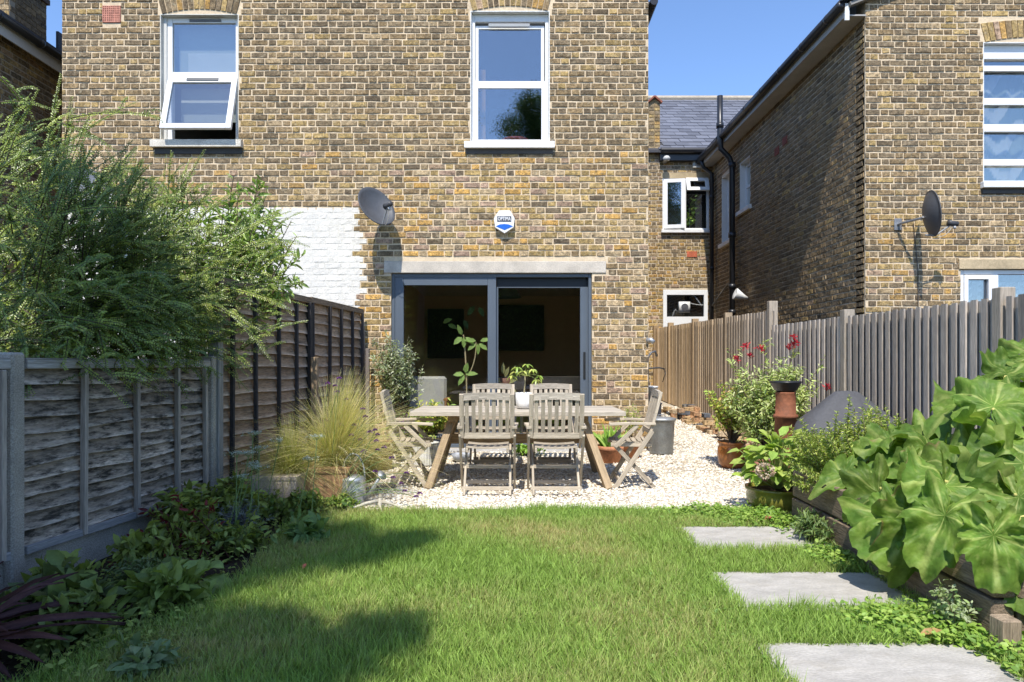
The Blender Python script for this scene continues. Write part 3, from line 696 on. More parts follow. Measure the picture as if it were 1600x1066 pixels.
# indoor avocado-like plant
t = thing('house_plant', 'tall indoor plant with large pale green leaves behind the left glass door', 'plant', (WX(728, 9.75), 9.75, FLZ))
bx = WX(728, 9.75)
mb = MB(); mb.lathe([(.09, 0), (.13, .2), (.135, .26), (.11, .26), (.10, .22), (.0, .2)], 20, (bx, 9.75, FLZ), (.05, .06, .07)); mb.obj('pot', 'glaze', t, True)
mb = MB(); p1 = curve((bx, 9.75, .35), (WX(724, 9.75), 9.75, WZ(523, 9.75)), (.05, 0, .1), 8); p2 = curve((bx, 9.75, WZ(592, 9.75)), (WX(744, 9.75), 9.72, WZ(535, 9.75)), (.08, 0, -.06), 8)
mb.tube(p1, .011, 6, (.5, .42, .25)); mb.tube(p2, .008, 6, (.5, .42, .25)); mb.obj('stem', 'stem', t)
GL = (.30, .46, .13)
def biglv(px, py, Y, dx, dz, l, wd, par, col=GL, dy=-.25):
    lv = Leaves(); d = Vector((dx, dy, dz)); lv.add((WX(px, Y), Y, WZ(py, Y)), d, (-dz*.2+rnd.uniform(-.2, .2), -1, .6), l, wd, vary(col, .85, 1.1)); lv.obj('leaf', 'bigleaf', par, fold=.15, droop=.15)
for a in [(722, 527, -.6, -.5), (724, 527, .1, -1), (727, 527, .7, -.5), (722, 524, -.2, .5), (744, 537, -.8, -.6), (746, 537, .1, -1), (748, 537, .9, -.6), (744, 533, -.9, .1), (750, 533, 1, .2), (725, 585, -1, 0), (727, 585, 1, .1), (726, 586, -.5, -.8), (727, 583, .2, 1), (692, 505, .6, .3), (700, 507, .7, -.3), (725, 500, .4, -1), (742, 478, -.6, -.8), (748, 480, .5, -.9)]:
    biglv(a[0], a[1], 9.72 if a[1] > 515 else 10.1, a[2], a[3], rnd.uniform(.15, .19), rnd.uniform(.075, .10), t, GL if a[1] > 503 else (.09, .15, .05))
t = thing('house_plant', 'small rubber plant indoors beside the middle door post', 'plant', (WX(789, 9.8), 9.8, .9)); 
mb = MB(); mb.lathe([(.06, 0), (.09, .14), (.08, .14), (0, .12)], 16, (WX(789, 9.8), 9.8, .9), (.2, .1, .07)); mb.obj('pot', 'terracotta', t, True)
for a in [(786, 585, .0, 1), (790, 600, -.8, .5), (790, 600, .9, .4), (788, 604, -.5, -.3), (792, 604, .6, -.3), (789, 590, .3, .9)]: biglv(a[0], a[1], 9.78, a[2], a[3], .17, .07, t, (.36, .36, .16))

# ================================================================ RIGHT HOUSE
RY = 9.35; RX = 4.84; RF = 16.5
rh = thing('brick_house', 'brown brick house on the right with dark shaded side wall and black gutter', 'house', (RX, RY, 0))
def ry(py): return WZ(py, RY)
def rx(px): return WX(px, RY)
WR = (rx(1536), rx(1536)+1.25, ry(284), ry(66)); WG = (rx(1501), rx(1501)+2.0, ry(520), ry(421)); LR = (rx(1498), rx(1498)+2.1, ry(421), ry(405))
brick_wall(rh, (0, RY, 0), (1, 0, 0), (0, -1, 0), RX, 8.6, 0, 7.5, openings=[WR, WG, LR], arches=[(WR[0]-.04, WR[1]+.04, WR[3], WR[3]+.3)],
    tonef=lambda u, v: 'mid' if v < 3.3 else 'old', indiv=lambda p: abs(p.z-4)+abs(p.x-5.8) if 1.9 < p.z < 6.4 and p.x < 7.1 else None, limit=280)
# trim the gable with sky: verge boards
mb = MB(); mb.bar((RX-.25, RY-.05, 6.13), (RX+1.6, RY-.05, 6.85), .10, .05, col=(.30, .28, .25)); mb.bar((RX-.25, RY-.05, 6.19), (RX+1.6, RY-.05, 6.91), .16, .03, col=(.04, .04, .045)); mb.obj('verge', 'slate', rh)
SW1 = (15.7-.0, 15.1); 
sideop = [(13.85-RY, 14.5-RY, WZ(335, 14.5)+.05, WZ(250, 14.2)), (15.05-RY, 15.75-RY, WZ(378, 15.4), WZ(272, 15.4))]
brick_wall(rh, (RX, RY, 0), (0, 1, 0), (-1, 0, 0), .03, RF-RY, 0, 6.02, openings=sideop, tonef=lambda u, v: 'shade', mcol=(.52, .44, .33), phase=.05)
for k, (a, b, c_, d) in enumerate(sideop):
    a += RY; b += RY
    mb = MB()
    for (lo, hi) in [((RX, a, c_), (RX+.2, a+.012, d)), ((RX, b-.012, c_), (RX+.2, b, d)), ((RX, a+.012, d-.012), (RX+.2, b-.012, d))]: mb.box(lo, hi, (.75, .74, .71))
    for (lo, hi) in [((RX+.12, a+.012, c_+.03), (RX+.18, a+.09, d-.012)), ((RX+.12, b-.09, c_+.03), (RX+.18, b-.012, d-.012)), ((RX+.121, a+.09, d-.09), (RX+.179, b-.09, d-.012)), ((RX+.121, a+.09, c_+.03), (RX+.179, b-.09, c_+.1)), ((RX+.121, a+.09, (c_+d)/2-.03), (RX+.179, b-.09, (c_+d)/2+.03))]: mb.box(lo, hi, WHT)
    o = mb.obj('window', 'white', rh)
    mb = MB(); mb.box((RX+.145, a+.085, c_+.08), (RX+.15, b-.085, d-.08)); mb.obj('pane', 'glass', o)
    mb = MB(); mb.box((RX-.07, a-.08, c_-.09), (RX+.2, b+.08, c_-.001), (.72, .71, .68), .006); mb.obj('sill', 'render', o)
# fascia, soffit, gutter
mb = MB(); mb.box((RX-.30, RY-.02, 5.98), (RX-.27, RF, 6.15), (.40, .385, .36)); mb.box((RX-.27, RY-.02, 6.0), (RX+.0, RF, 6.02), (.42, .4, .38)); mb.box((RX-.30, RY-.045, 5.93), (RX-.24, RY-.021, 6.16), (.75, .75, .73)); mb.obj('fascia', 'render', rh)
mb = MB(); mb.tube([(RX-.36, RY-.06, 6.13), (RX-.36, RF, 6.10)], .058, 10, (.022, .022, .025))
for i in range(9): mb.tube([(RX-.36, RY+.3+i*.85, 6.13), (RX-.36, RY+.36+i*.85, 6.13)], .066, 10, (.022, .022, .025))
mb.obj('gutter', 'black', rh, True)
mb = MB(); mb.add([(RX-.38, RY-.1, 6.20), (RX+3.8, RY-.1, 7.75), (RX+3.8, RF, 7.75), (RX-.38, RF, 6.20), (RX-.38, RY-.1, 6.17), (RX+3.8, RY-.1, 7.70), (RX+3.8, RF, 7.70), (RX-.38, RF, 6.17)], [(0, 1, 2, 3), (7, 6, 5, 4), (0, 4, 5, 1), (1, 5, 6, 2), (2, 6, 7, 3), (3, 7, 4, 0)], (.07, .07, .08)); mb.obj('roof', 'slate', rh)
# pipes
t = rh
mb = MB(); PX = RX-.12; PYy = WX(1144, 1)and (RX-.12)*F/(1144-800)
mb.tube([(PX-.26, PYy, WZ(150, PYy)), (PX-.26, PYy, 6.0+.1), (PX-.24, PYy, 5.85), (PX-.06, PYy, 5.66), (PX, PYy, 5.5), (PX, PYy, .3)], .062, 12, (.02, .021, .024))
for z in (6.35, 5.5, 4.0, 2.35, 2.9): 
    xx = PX-.26 if z > 6 else PX; mb.lathe([(.065, -.05), (.08, -.05), (.08, .05), (.065, .05)], 12, (xx, PYy, z), (.02, .021, .024))
mb.obj('soil_pipe', 'black', rh, True, label='tall black soil pipe rising above the gutter')
mb = MB(); DY = 16.2; mb.tube([(RX-.36, DY, 6.1), (RX-.3, DY, 5.9), (RX-.10, DY, 5.75), (RX-.10, DY, .4)], .05, 10, (.02, .021, .024))
for z in (5.2, 3.5, 2.0): mb.lathe([(.05, -.04), (.065, -.04), (.065, .04), (.05, .04)], 10, (RX-.1, DY, z), (.02, .02, .02))
mb.obj('downpipe', 'black', rh, True)
mb = MB(); mb.tube([(RX-.10, DY, 2.6), (RX-.05, 15.2, 3.0), (RX-.05, 14.7, 3.1)], .022, 6, (.1, .1, .1)); mb.obj('waste_pipe', 'black', rh)
for (a, b) in ((12.35, 5.05), (11.98, 5.12)):
    mb = MB(); mb.box((RX-.02, a, b), (RX-.001, a+.2, b+.14), (.26, .07, .045), .003); mb.obj('air_brick', 'terracotta', rh)
# right house first-floor window
mb = MB(); x0, x1, z0, z1 = WR
frame_rect(mb, x0+.012, x1, z0, z1-.012, RY+.06, .09, .03, .03, .19, .03, WHT)
wq = mb.obj('window', 'white', rh, label='tall white window with wave patterned curtain')
mb = MB(); mb.box((x0, RY-.005, z0), (x0+.012, RY+.2, z1), (.75, .75, .73)); mb.box((x0+.012, RY-.004, z1-.012), (x1, RY+.2, z1), (.75, .75, .73)); mb.obj('reveal', 'render', wq)
for (py0, py1) in ((109, 100), (162, 151), (204, 192), (257, 247)):
    mb = MB(); mb.box((x0+.043, RY+.05, ry(py0)), (x1-.031, RY+.1, ry(py1)), WHT, .004); mb.obj('rail', 'white', wq)
mb = MB(); mb.box((x0+.04, RY+.11, z0+.02), (x1-.03, RY+.116, z1-.19)); mb.obj('pane', 'glass', wq)
mb = MB(); mb.box((x0-.04, RY-.08, ry(295)), (x1+.04, RY+.06, ry(285)), (.78, .78, .77), .006); mb.obj('sill', 'render', rh)
mb = MB(); mb.box((x0-.02, RY-.025, ry(303)), (x1+.02, RY-.001, ry(295)), (.07, .06, .05)); mb.obj('sill_slates', 'slate', rh)
# room behind
def rroom(x0, x1, z0, z1, y0=RY+.25, y1=12, wall=(.35, .34, .32)):
    mb = MB(); t = .04
    mb.box((x0-t, y1, z0), (x1+t, y1+t, z1), wall); mb.box((x0-t, y0, z0), (x0, y1, z1), wall); mb.box((x1, y0, z0), (x1+t, y1, z1), wall)
    mb.box((x0-t, y0, z0-t), (x1+t, y1+t, z0-.001), wall); mb.box((x0-t, y0, z1+.001), (x1+t, y1+t, z1+t), wall); return mb.obj('interior_room', 'plaster', rh)
rroom(5.6, 8.4, 3.2, 6.2); rroom(5.6, 8.4, .3, 3.0)
# wave curtain
def curtain(name, lab, x0, x1, z0, z1, y, colf, amp=.02, fr=26, n=80, m='cloth'):
    V = []; Fc = []; cc = []; mz = 40
    for j in range(mz+1):
        for i in range(n+1):
            x = x0+(x1-x0)*i/n; z = z0+(z1-z0)*j/mz
            V.append((x, y+amp*math.sin(x*fr+.6*math.sin(x*7)), z)); cc.append(colf(x, z))
    for j in range(mz):
        for i in range(n): a = j*(n+1)+i; Fc.append((a, a+1, a+n+2, a+n+1))
    b = len(V); V += [(v[0], v[1]+.006, v[2]) for v in V]; cc += cc; Fc += [tuple(b+k for k in reversed(f)) for f in Fc]
    o = raw_mesh(name, V, Fc, cc, V, m, None, True); return setprops(o, lab, 'curtain')
def wavecol(x, z):
    k = (z*2.3+.35*math.sin(x*9+z*2)) % 1.0
    if k < .42: return (.72, .74, .72)
    return (.22, .30, .30) if (z*2.3+.35*math.sin(x*9+z*2)) % 2 < 1 else (.36, .42, .36)
curtain('curtain', 'white curtain with grey green waves in the right house window', WR[0]+.02, WR[0]+1.2, WR[2], ry(100), RY+.3, wavecol)
# ground floor window of right house
mb = MB(); x0, x1, z0, z1 = WG
frame_rect(mb, x0+.003, x1, z0, z1-.004, RY+.03, .09, .06, .06, .06, .06, WHT); mb.box((rx(1553), RY+.031, z0+.06), (rx(1563), RY+.119, z1-.065), WHT, .004)
mb.box((rx(1507), RY+.012, z0+.06), (rx(1553)-.002, RY+.029, z0+.1), WHT)
wq2 = mb.obj('window', 'white', rh, label='white ground floor window with lace net curtain')
mb = MB(); frame_rect(mb, x0+.065, rx(1553)-.004, z0+.065, z1-.075, RY+.012, .05, .055, .055, .06, .05, WHT); mb.obj('sash', 'white', wq2)
mb = MB(); mb.box((x0+.05, RY+.065, z0+.05), (x1-.05, RY+.07, z1-.05)); mb.obj('pane', 'glass', wq2)
mb = MB(); mb.box((LR[0], RY-.02, LR[2]+.002), (LR[1], RY+.24, LR[3]-.003), (.48, .38, .24), .004); mb.obj('lintel', 'concrete', rh)
curtain('net_curtain', 'white lace net curtain in the right ground floor window', x0+.05, x1-.05, z0, ry(438), RY+.2, lambda x, z: (.62, .66, .74) if (math.sin(x*40)+math.sin(z*60+3*math.sin(x*20))) > -.4 else (.35, .38, .45), .02, 40)

# ================================================================ MIDDLE (REAR) BUILDING
MY = 16.5
mh = thing('brick_house', 'yellow brick rear wing with grey slate roof between the two houses', 'house', (4, MY, 0))
def mx(px): return WX(px, MY)
def mz(py): return WZ(py, MY)
MW = (mx(1035), mx(1108), mz(360), mz(279)); MD = (mx(1036), mx(1106), mz(512), mz(453)); ML = (mx(1033), mx(1110), mz(279), mz(270))
brick_wall(mh, (0, MY, 0), (1, 0, 0), (0, -1, 0), 1.6, 5.1, .2, 6.35, openings=[MW, MD, ML], tonef=lambda u, v: 'mid' if v > 2.8 else 'new', mcol=(.60, .5, .36))
mb = MB(); mb.box((ML[0], MY-.015, ML[2]+.002), (ML[1], MY+.1, ML[3]-.002), (.46, .36, .22)); mb.obj('lintel', 'concrete', mh)
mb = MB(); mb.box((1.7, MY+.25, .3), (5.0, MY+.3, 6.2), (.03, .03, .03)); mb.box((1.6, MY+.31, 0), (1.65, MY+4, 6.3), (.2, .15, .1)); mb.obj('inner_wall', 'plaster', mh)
# slates: shared mesh
e0 = Vector((0, MY-.14, mz(237))); e1 = Vector((0, 20.5, WZ(156, 20.5))); sv = (e1-e0); SLN = sv.length; sv.normalize()
mb = MB(); mb.add([(2.9, e0.y, e0.z), (11, e0.y, e0.z), (11, e1.y, e1.z), (2.9, e1.y, e1.z), (2.9, e0.y, e0.z-.06), (11, e0.y, e0.z-.06), (11, e1.y, e1.z-.06), (2.9, e1.y, e1.z-.06)], [(0, 1, 2, 3), (7, 6, 5, 4), (0, 4, 5, 1), (1, 5, 6, 2), (2, 6, 7, 3), (3, 7, 4, 0)], (.05, .05, .055))
rf = mb.obj('roof', 'slate', mh)
rows = 17; rh_ = SLN/rows; swd = .32
sm = MB(); sn = Vector((0, -sv.z, sv.y))
def spt(x, s_, n_): p = sv*s_+sn*n_; return (x, p.y, p.z)
L_ = rh_*1.25
sm.add([spt(0, 0, .022), spt(swd-.009, 0, .022), spt(swd-.009, L_, .006), spt(0, L_, .006), spt(0, 0, .012), spt(swd-.009, 0, .012), spt(swd-.009, L_, .002), spt(0, L_, .002)], [(0, 1, 2, 3), (7, 6, 5, 4), (0, 4, 5, 1), (1, 5, 6, 2), (2, 6, 7, 3), (3, 7, 4, 0)], (.135, .14, .165))
first = None; rest = MB(); cnt = 0
for r in range(rows):
    Yr = e0.y+sv.y*r*rh_
    for i in range(24):
        x = mx(1028)+.16*(r % 2)+i*swd
        if x > WX(1225, Yr) and x > 5.0+(Yr-MY)*.55+.6: continue
        if x < 2.95: continue
        p = e0+sv*(r*rh_)+Vector((x, 0, 0))
        if cnt < 298:
            if first is None: o = first = sm.obj('slate', 'slate', rf, world=False); 
            else:
                o = bpy.data.objects.new('slate', first.data); C.objects.link(o); o.parent = rf
            o.location = p-ORG[mh.name]+Vector((rnd.uniform(-.004, .004), 0, rnd.uniform(0, .006))); cnt += 1
        else: rest.add([tuple(Vector(v)+p) for v in sm.v], sm.f, (.135, .14, .165))
if rest.v: rest.obj('slates', 'slate', rf, kind='stuff')
mb = MB(); mb.tube([(2.9, e1.y, e1.z+.03), (11, e1.y, e1.z+.03)], .10, 8, (.42, .36, .28)); mb.obj('ridge', 'concrete', mh)
mb = MB(); mb.tube([(mx(1030), MY-.2, e0.z-.03), (RX-.1, MY-.2, e0.z-.03)], .07, 8, (.015, .015, .018)); mb.box((mx(1030), MY-.14, e0.z-.25), (RX+.3, MY-.01, e0.z-.07), (.03, .028, .026)); mb.obj('gutter', 'black', mh)
# party parapet
mb = MB(); px0, px1 = mx(1013), mx(1031)
mb.prism([(px0, 6.2), (px1, 6.2), (px1, WZ(160, MY)), ((px0+px1)/2, WZ(152, MY)), (px0, WZ(160, MY))], MY-.02, MY+.5, (.30, .22, .12)); 
pp = mb.obj('parapet', 'brick', mh)
mb = MB(); mb.bar((px0-.04, MY-.05, WZ(162, MY)), ((px0+px1)/2, MY-.05, WZ(152, MY)), .1, .04, col=(.3, .1, .06)); mb.bar(((px0+px1)/2, MY-.05, WZ(152, MY)), (px1+.04, MY-.05, WZ(162, MY)), .1, .04, col=(.3, .1, .06)); mb.obj('coping', 'terracotta', mh)
mb = MB(); mb.box((px0-.25, 19, 8.3), (px0+.1, 19.4, WZ(140, 19)), (.45, .17, .1)); mb.obj('ridge_tile', 'terracotta', mh)
# rows of small bricks on parapet
mb = MB(); z = 6.25
while z < WZ(163, MY):
    for k in range(2):
        a = px0+.01+k*.14; mb.box((a, MY-.03, z), (a+.12, MY-.021, z+.068), brick_col(a*3, z, 'mid'))
    z += .085
mb.obj('brickwork', 'brick', mh, kind='stuff')
# window
mb = MB(); x0, x1, z0, z1 = MW
frame_rect(mb, x0+.003, x1-.003, z0+.002, z1-.003, MY-.01, .08, .05, .05, .05, .05, WHT); mb.box((mx(1067), MY-.009, z0+.05), (mx(1072), MY+.06, z1-.05), WHT, .003)
wm = mb.obj('window', 'white', mh, label='white casement window with a small open top light')
def opensash(par, xa, xb, za, zb, hinge, ang, y):
    if hinge == 'L': piv = Vector((xa, y, 0)); Mm = Matrix.Translation(piv) @ Matrix.Rotation(ang, 4, 'Z') @ Matrix.Translation(-piv)
    else: piv = Vector((0, y, zb)); Mm = Matrix.Translation(piv) @ Matrix.Rotation(ang, 4, 'X') @ Matrix.Translation(-piv)
    mb = MB(); w_ = .09
    for (lo, hi) in [((xa, y-.05, za), (xa+w_, y, zb)), ((xb-w_, y-.05, za), (xb, y, zb)), ((xa+w_, y-.049, zb-w_), (xb-w_, y-.001, zb)), ((xa+w_, y-.049, za), (xb-w_, y-.001, za+w_))]: mb.box(lo, hi, WHT, .004, Mm)
    mb.obj('sash', 'white', par); mb = MB(); mb.box((xa+w_-.01, y-.03, za+w_-.01), (xb-w_+.01, y-.025, zb-w_+.01), (1, 1, 1), 0, Mm); mb.obj('pane', 'glass', par)
opensash(wm, x0+.03, mx(1069), z0+.03, z1-.03, 'L', R(-9), MY-.012); opensash(wm, mx(1071), x1-.03, mz(302), z1-.01, 'T', R(-20), MY-.012)
mb = MB(); mb.box((mx(1070), MY+.03, z0+.04), (x1-.05, MY+.036, mz(303))); mb.obj('pane', 'glass', wm)
mb = MB(); mb.box((x0-.04, MY-.1, z0-.07), (x1+.04, MY-.012, z0-.002), (.75, .74, .72), .004); mb.obj('sill', 'render', mh)
t = thing('house_plant', 'green trailing plant standing inside the rear wing window', 'plant', (mx(1085), MY+.12, z0+.05)); lv = Leaves()
for i in range(130):
    s_ = rnd.random(); x = mx(1079+9*s_+rnd.gauss(0, 3.4)); zz = mz(350-38*s_+rnd.gauss(0, 4)); lv.add((x, MY+.1+rnd.uniform(-.03, .03), zz), rv(1), (0, -1, .5), .08, .055, pick([(.30, .48, .08), (.16, .30, .06), (.4, .5, .12)]))
lv.obj('foliage', 'leaf', t); mb = MB(); mb.tube([(mx(1080), MY+.12, z0+.06), (mx(1085), MY+.12, mz(325)), (mx(1092), MY+.12, mz(310))], .008, 5, (.2, .2, .08)); mb.obj('stem', 'stem', t)
# lower white door/window with fan
mb = MB(); x0, x1, z0, z1 = MD
frame_rect(mb, x0+.003, x1-.003, z0+.002, z1-.003, MY-.012, .08, .09, .09, .12, .26, WHT)
wd = mb.obj('back_door', 'white', mh, label='white framed door with an extractor fan in its dark glass')
mb = MB(); mb.box((x0+.085, MY+.03, z0+.25), (x1-.085, MY+.036, z1-.115)); mb.obj('pane', 'glass', wd)
mb = MB(); cx, cz = mx(1069.5), mz(480); mb.box((cx-.13, MY-.03, cz-.13), (cx+.13, MY+.029, cz+.13), (.72, .72, .70), .03)
fn = mb.obj('extractor_fan', 'white', wd, True)
Mf = Matrix.Translation((cx, MY-.031, cz)) @ Matrix.Rotation(R(90), 4, 'X')
mb = MB(); mb.lathe([(.085, 0), (.085, .008), (.07, .01), (.07, .004), (.045, .004), (.045, .01), (.02, .012)], 20, (0, 0, 0), (.10, .10, .11), Mf); mb.obj('fan_grille', 'black', fn)
mb = MB(); mb.tube(curve((cx+.12, MY-.02, cz+.1), (cx+.45, MY-.02, cz+.05), (.0, 0, -.03), 6), .008, 5, (.5, .5, .48)); mb.obj('cable', 'white', fn)
# small fittings on rear wing
mb = MB(); mb.box((mx(1082), MY-.06, mz(263)), (mx(1098), MY-.012, mz(248)), (.60, .57, .50), .008); mb.box((mx(1085), MY-.066, mz(260)), (mx(1095), MY-.0605, mz(251)), (.34, .32, .28)); v_ = mb.obj('wall_vent', 'white', mh)
mb = MB(); mb.box((mx(1073), MY-.02, mz(402)), (mx(1089), MY-.012, mz(393)), (.45, .12, .06), .002); mb.obj('air_brick', 'terracotta', mh)
mb = MB(); mb.box((mx(1035), MY-.22, mz(256)), (mx(1041), MY-.012, mz(250)), (.5, .5, .48), .01); mb.lathe([(.07, -.06), (.09, 0), (.05, .05)], 12, (mx(1038), MY-.25, mz(252)), (.55, .54, .50)); s_ = mb.obj('security_light', 'white', None, True); setprops(s_, 'small round security light above the rear wing window', 'light')

# ================================================================ LEFT HOUSE
LX = -7.25
lh = thing('brick_house', 'shaded brick house at the far left with white fascia and chimney', 'house', (LX, 9.5, 0))
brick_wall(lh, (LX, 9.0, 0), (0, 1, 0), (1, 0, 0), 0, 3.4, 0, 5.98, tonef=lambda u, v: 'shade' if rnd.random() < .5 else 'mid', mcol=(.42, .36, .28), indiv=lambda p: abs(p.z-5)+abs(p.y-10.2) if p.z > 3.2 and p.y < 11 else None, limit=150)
mb = MB(); mb.box((LX+.001, 8.9, 5.96), (LX+.16, 12.5, 5.975), (.6, .6, .6)); mb.box((LX+.16, 8.9, 5.80), (LX+.18, 12.5, 6.0), (.68, .68, .68)); mb.obj('fascia', 'white', lh)
mb = MB(); mb.tube([(LX+.25, 8.9, 6.0), (LX+.25, 12.5, 6.0)], .058, 10, (.02, .02, .02)); 
for i in range(4): mb.tube([(LX+.25, 9.25+i*.85, 6.0), (LX+.25, 9.31+i*.85, 6.0)], .068, 10, (.02, .02, .02))
mb.obj('gutter', 'black', lh, True)
mb = MB(); mb.add([(LX+.3, 8.8, 6.06), (LX-3, 8.8, 7.0), (LX-3, 12.5, 7.0), (LX+.3, 12.5, 6.06), (LX+.3, 8.8, 6.03), (LX-3, 8.8, 6.9), (LX-3, 12.5, 6.9), (LX+.3, 12.5, 6.03)], [(0, 1, 2, 3), (7, 6, 5, 4), (0, 4, 5, 1), (1, 5, 6, 2), (2, 6, 7, 3), (3, 7, 4, 0)], (.08, .08, .09)); mb.obj('roof', 'slate', lh)
mb = MB(); mb.box((LX-.3, 11.3, 6.12), (LX-.26, 14, 6.75), (.06, .06, .065)); mb.obj('dormer_side', 'slate', lh)
cA = (LX-.15, 10.05); 
ch = MB(); ch.box((LX-1.0, 10.05, 5.9), (LX-.15, 10.85, 8.0), (.40, .34, .25)); co = ch.obj('chimney', 'mortar', lh)
cbm = MB(); r = 0; z = 5.95
while z < 7.9:
    y = 10.06+(.11 if r % 2 else 0)
    while y < 10.82: L2 = .21 if (r+int(y*9)) % 2 else .1; cbm.box((LX-.151, y, z), (LX-.141, min(y+L2, 10.84), z+.07), brick_col(y, z, 'shade')); y += L2+.012
    x = LX-.99+(.11 if r % 2 else 0)
    while x < LX-.17: L2 = .21; cbm.box((x, 10.041, z), (min(x+L2, LX-.155), 10.051, z+.07), brick_col(x, z, 'mid')); x += L2+.012
    z += .0845; r += 1
cbm.box((LX-1.03, 10.02, 6.95), (LX-.11, 10.88, 7.03), (.12, .08, .06)); cbm.obj('brickwork', 'brick', co, kind='stuff')

# ================================================================ wall fittings
def dish(name, label, loc, az, tilt, r=.3, col=(.075, .08, .09), armdir=1, bracket=(0, .35, 0)):
    """loc = centre of reflector in world; az: rotation about Z of the facing direction (facing -Y at 0)"""
    t = thing(name, label, 'satellite dish', loc, 0, 'satellite dishes on the brick walls')
    A = Matrix.Rotation(az, 4, 'Z') @ Matrix.Rotation(R(90)+tilt, 4, 'X')      # local +Z -> facing
    prof = []
    for i in range(9): rr = r*i/8; prof.append((max(rr, .002), .30*rr*rr/r))
    prof += [(r+.006, .30*r-.004), (r+.004, .30*r-.014)]+[(max(r*i/8, .002), .30*(r*i/8)**2/r-.012) for i in range(8, -1, -1)]
    S = Matrix.Diagonal((.86, 1.0, 1, 1))
    mb = MB(); mb.lathe(prof, 36, (0, 0, 0), col, A @ S); mb.obj('reflector', 'dishmat', t, True, world=False)
    fo = A @ Vector((0, -r*.55, r*1.05)); lo = A @ Vector((0, -r*.98, .30*r)); bk = A @ Vector((0, -.03, -.03))
    mb = MB(); mb.tube([A @ Vector((0, -r*.9, -.03)), lo, fo], .011, 8, (.28, .29, .30)); mb.obj('arm', 'dishmat', t, world=False)
    d = (A @ Vector((0, .1, -.35))).normalized()
    mb = MB(); mb.tube([fo-d*.06, fo+d*.02, fo+d*.06], [.034, .036, .046], 10, (.06, .06, .065)); mb.tube([fo-d*.02+Vector((0, 0, -.03)), fo+Vector((.02, 0, -.07))], .02, 8, (.45, .45, .45)); mb.obj('lnb', 'dishmat', t, True, world=False)
    mb = MB(); mb.tube(curve(fo, lo+Vector((.03, 0, -.02)), (.04, -.02, -.08), 8), .004, 5, (.55, .52, .45)); mb.obj('cable', 'white', t, world=False)
    b = Vector(bracket)
    mb = MB(); mb.tube([bk, bk+Vector((0, .02, -.01)), (b.x, b.y-.08, b.z), tuple(b)], .018, 8, (.3, .31, .33)); mb.box((b.x-.05, b.y-.015, b.z-.08), (b.x+.05, b.y-.002, b.z+.08), (.35, .36, .38), .003)
    mb.obj('bracket', 'zinc', t, world=False); return t
dish('satellite_dish', 'dark grey satellite dish on the brick wall left of the glass doors', (WX(584, 8.95), 8.95, WZ(328, 8.95)), R(42), R(-28), .30, bracket=(.02, .34, -.02))
dish('satellite_dish', 'grey satellite dish seen edge-on on the right house wall', (WX(1446, 8.98), 8.98, WZ(335, 8.98)), R(80), R(-6), .30, (.09, .09, .095), bracket=(-.16, .36, -.06))
dish('satellite_dish', 'pale grey satellite dish half hidden behind the shrub at left', (WX(138, 8.9), 8.9, WZ(303, 8.9)), R(50), R(-26), .33, (.24, .25, .27), bracket=(.05, .38, -.1))
# cable below right dish
mb = MB(); mb.tube([(rx(1426), RY-.02, ry(350)), (rx(1433), RY-.02, ry(420)), (rx(1434), RY-.02, ry(500))], .006, 5, (.06, .05, .04)); o = mb.obj('wall_cable', 'black', None); setprops(o, 'thin black cable running down the brick below the right dish', 'cable')
# alarm box
t = thing('alarm_box', 'white hexagonal burglar alarm box with blue chevron above the doors', 'alarm box', (WX(788, HY), HY, hz(348)))
def axz(u, v): return (WX(788, HY)+u, hz(348)+v)
k = .0087
def pt(x, y): return axz((x-788)*k, (348-y)*k)
outer = [pt(780, 331), (pt(797, 331)), pt(804, 343), pt(802.5, 357), pt(788.5, 366), pt(774, 357), pt(772, 343)]
mb = MB(); mb.prism(outer, HY-.085, HY-.012, (.82, .82, .80)); ab = mb.obj('case', 'white', t)
cx, cz = pt(788, 348)
mb = MB(); mb.prism([(cx+(x-cx)*1.0, z) for (x, z) in [pt(775, 355.5), pt(781, 352.8), pt(788, 352), pt(795, 352.8), pt(801.5, 355.5), pt(788.5, 361.5)]], HY-.089, HY-.0851, lin('#1f63c4')); mb.obj('chevron', 'white', t)
mb = MB(); mb.box((pt(777, 0)[0], HY-.089, pt(0, 348.5)[1]), (pt(799, 0)[0], HY-.0851, pt(0, 340)[1]), (.09, .09, .11)); mb.obj('name_plate', 'black', t)
fc = bpy.data.curves.new('lettering', 'FONT'); fc.body = 'OPTIMA'; fc.size = .068; fc.align_x = 'CENTER'; fc.align_y = 'CENTER'; fc.extrude = .001; fc.offset = .0006
fo = bpy.data.objects.new('lettering', fc); C.objects.link(fo); fo.parent = t
fo.location = (0.0, -.0905, (pt(0, 344.3)[1]-hz(348))); fo.rotation_euler = (R(90), 0, 0); fo.scale = (.70, 1, 1)
fm = bpy.data.materials.new('letter_white'); fm.use_nodes = True; fm.node_tree.nodes['Principled BSDF'].inputs[0].default_value = (.85, .85, .85, 1); fc.materials.append(fm)
bpy.context.view_layer.update(); fme = bpy.data.meshes.new_from_object(fo); fo2 = bpy.data.objects.new('lettering', fme); C.objects.link(fo2); fo2.parent = t; fo2.location = fo.location; fo2.rotation_euler = fo.rotation_euler; fo2.scale = fo.scale; fo2.name = 'lettering'; bpy.data.objects.remove(fo); fo2.name = 'lettering'
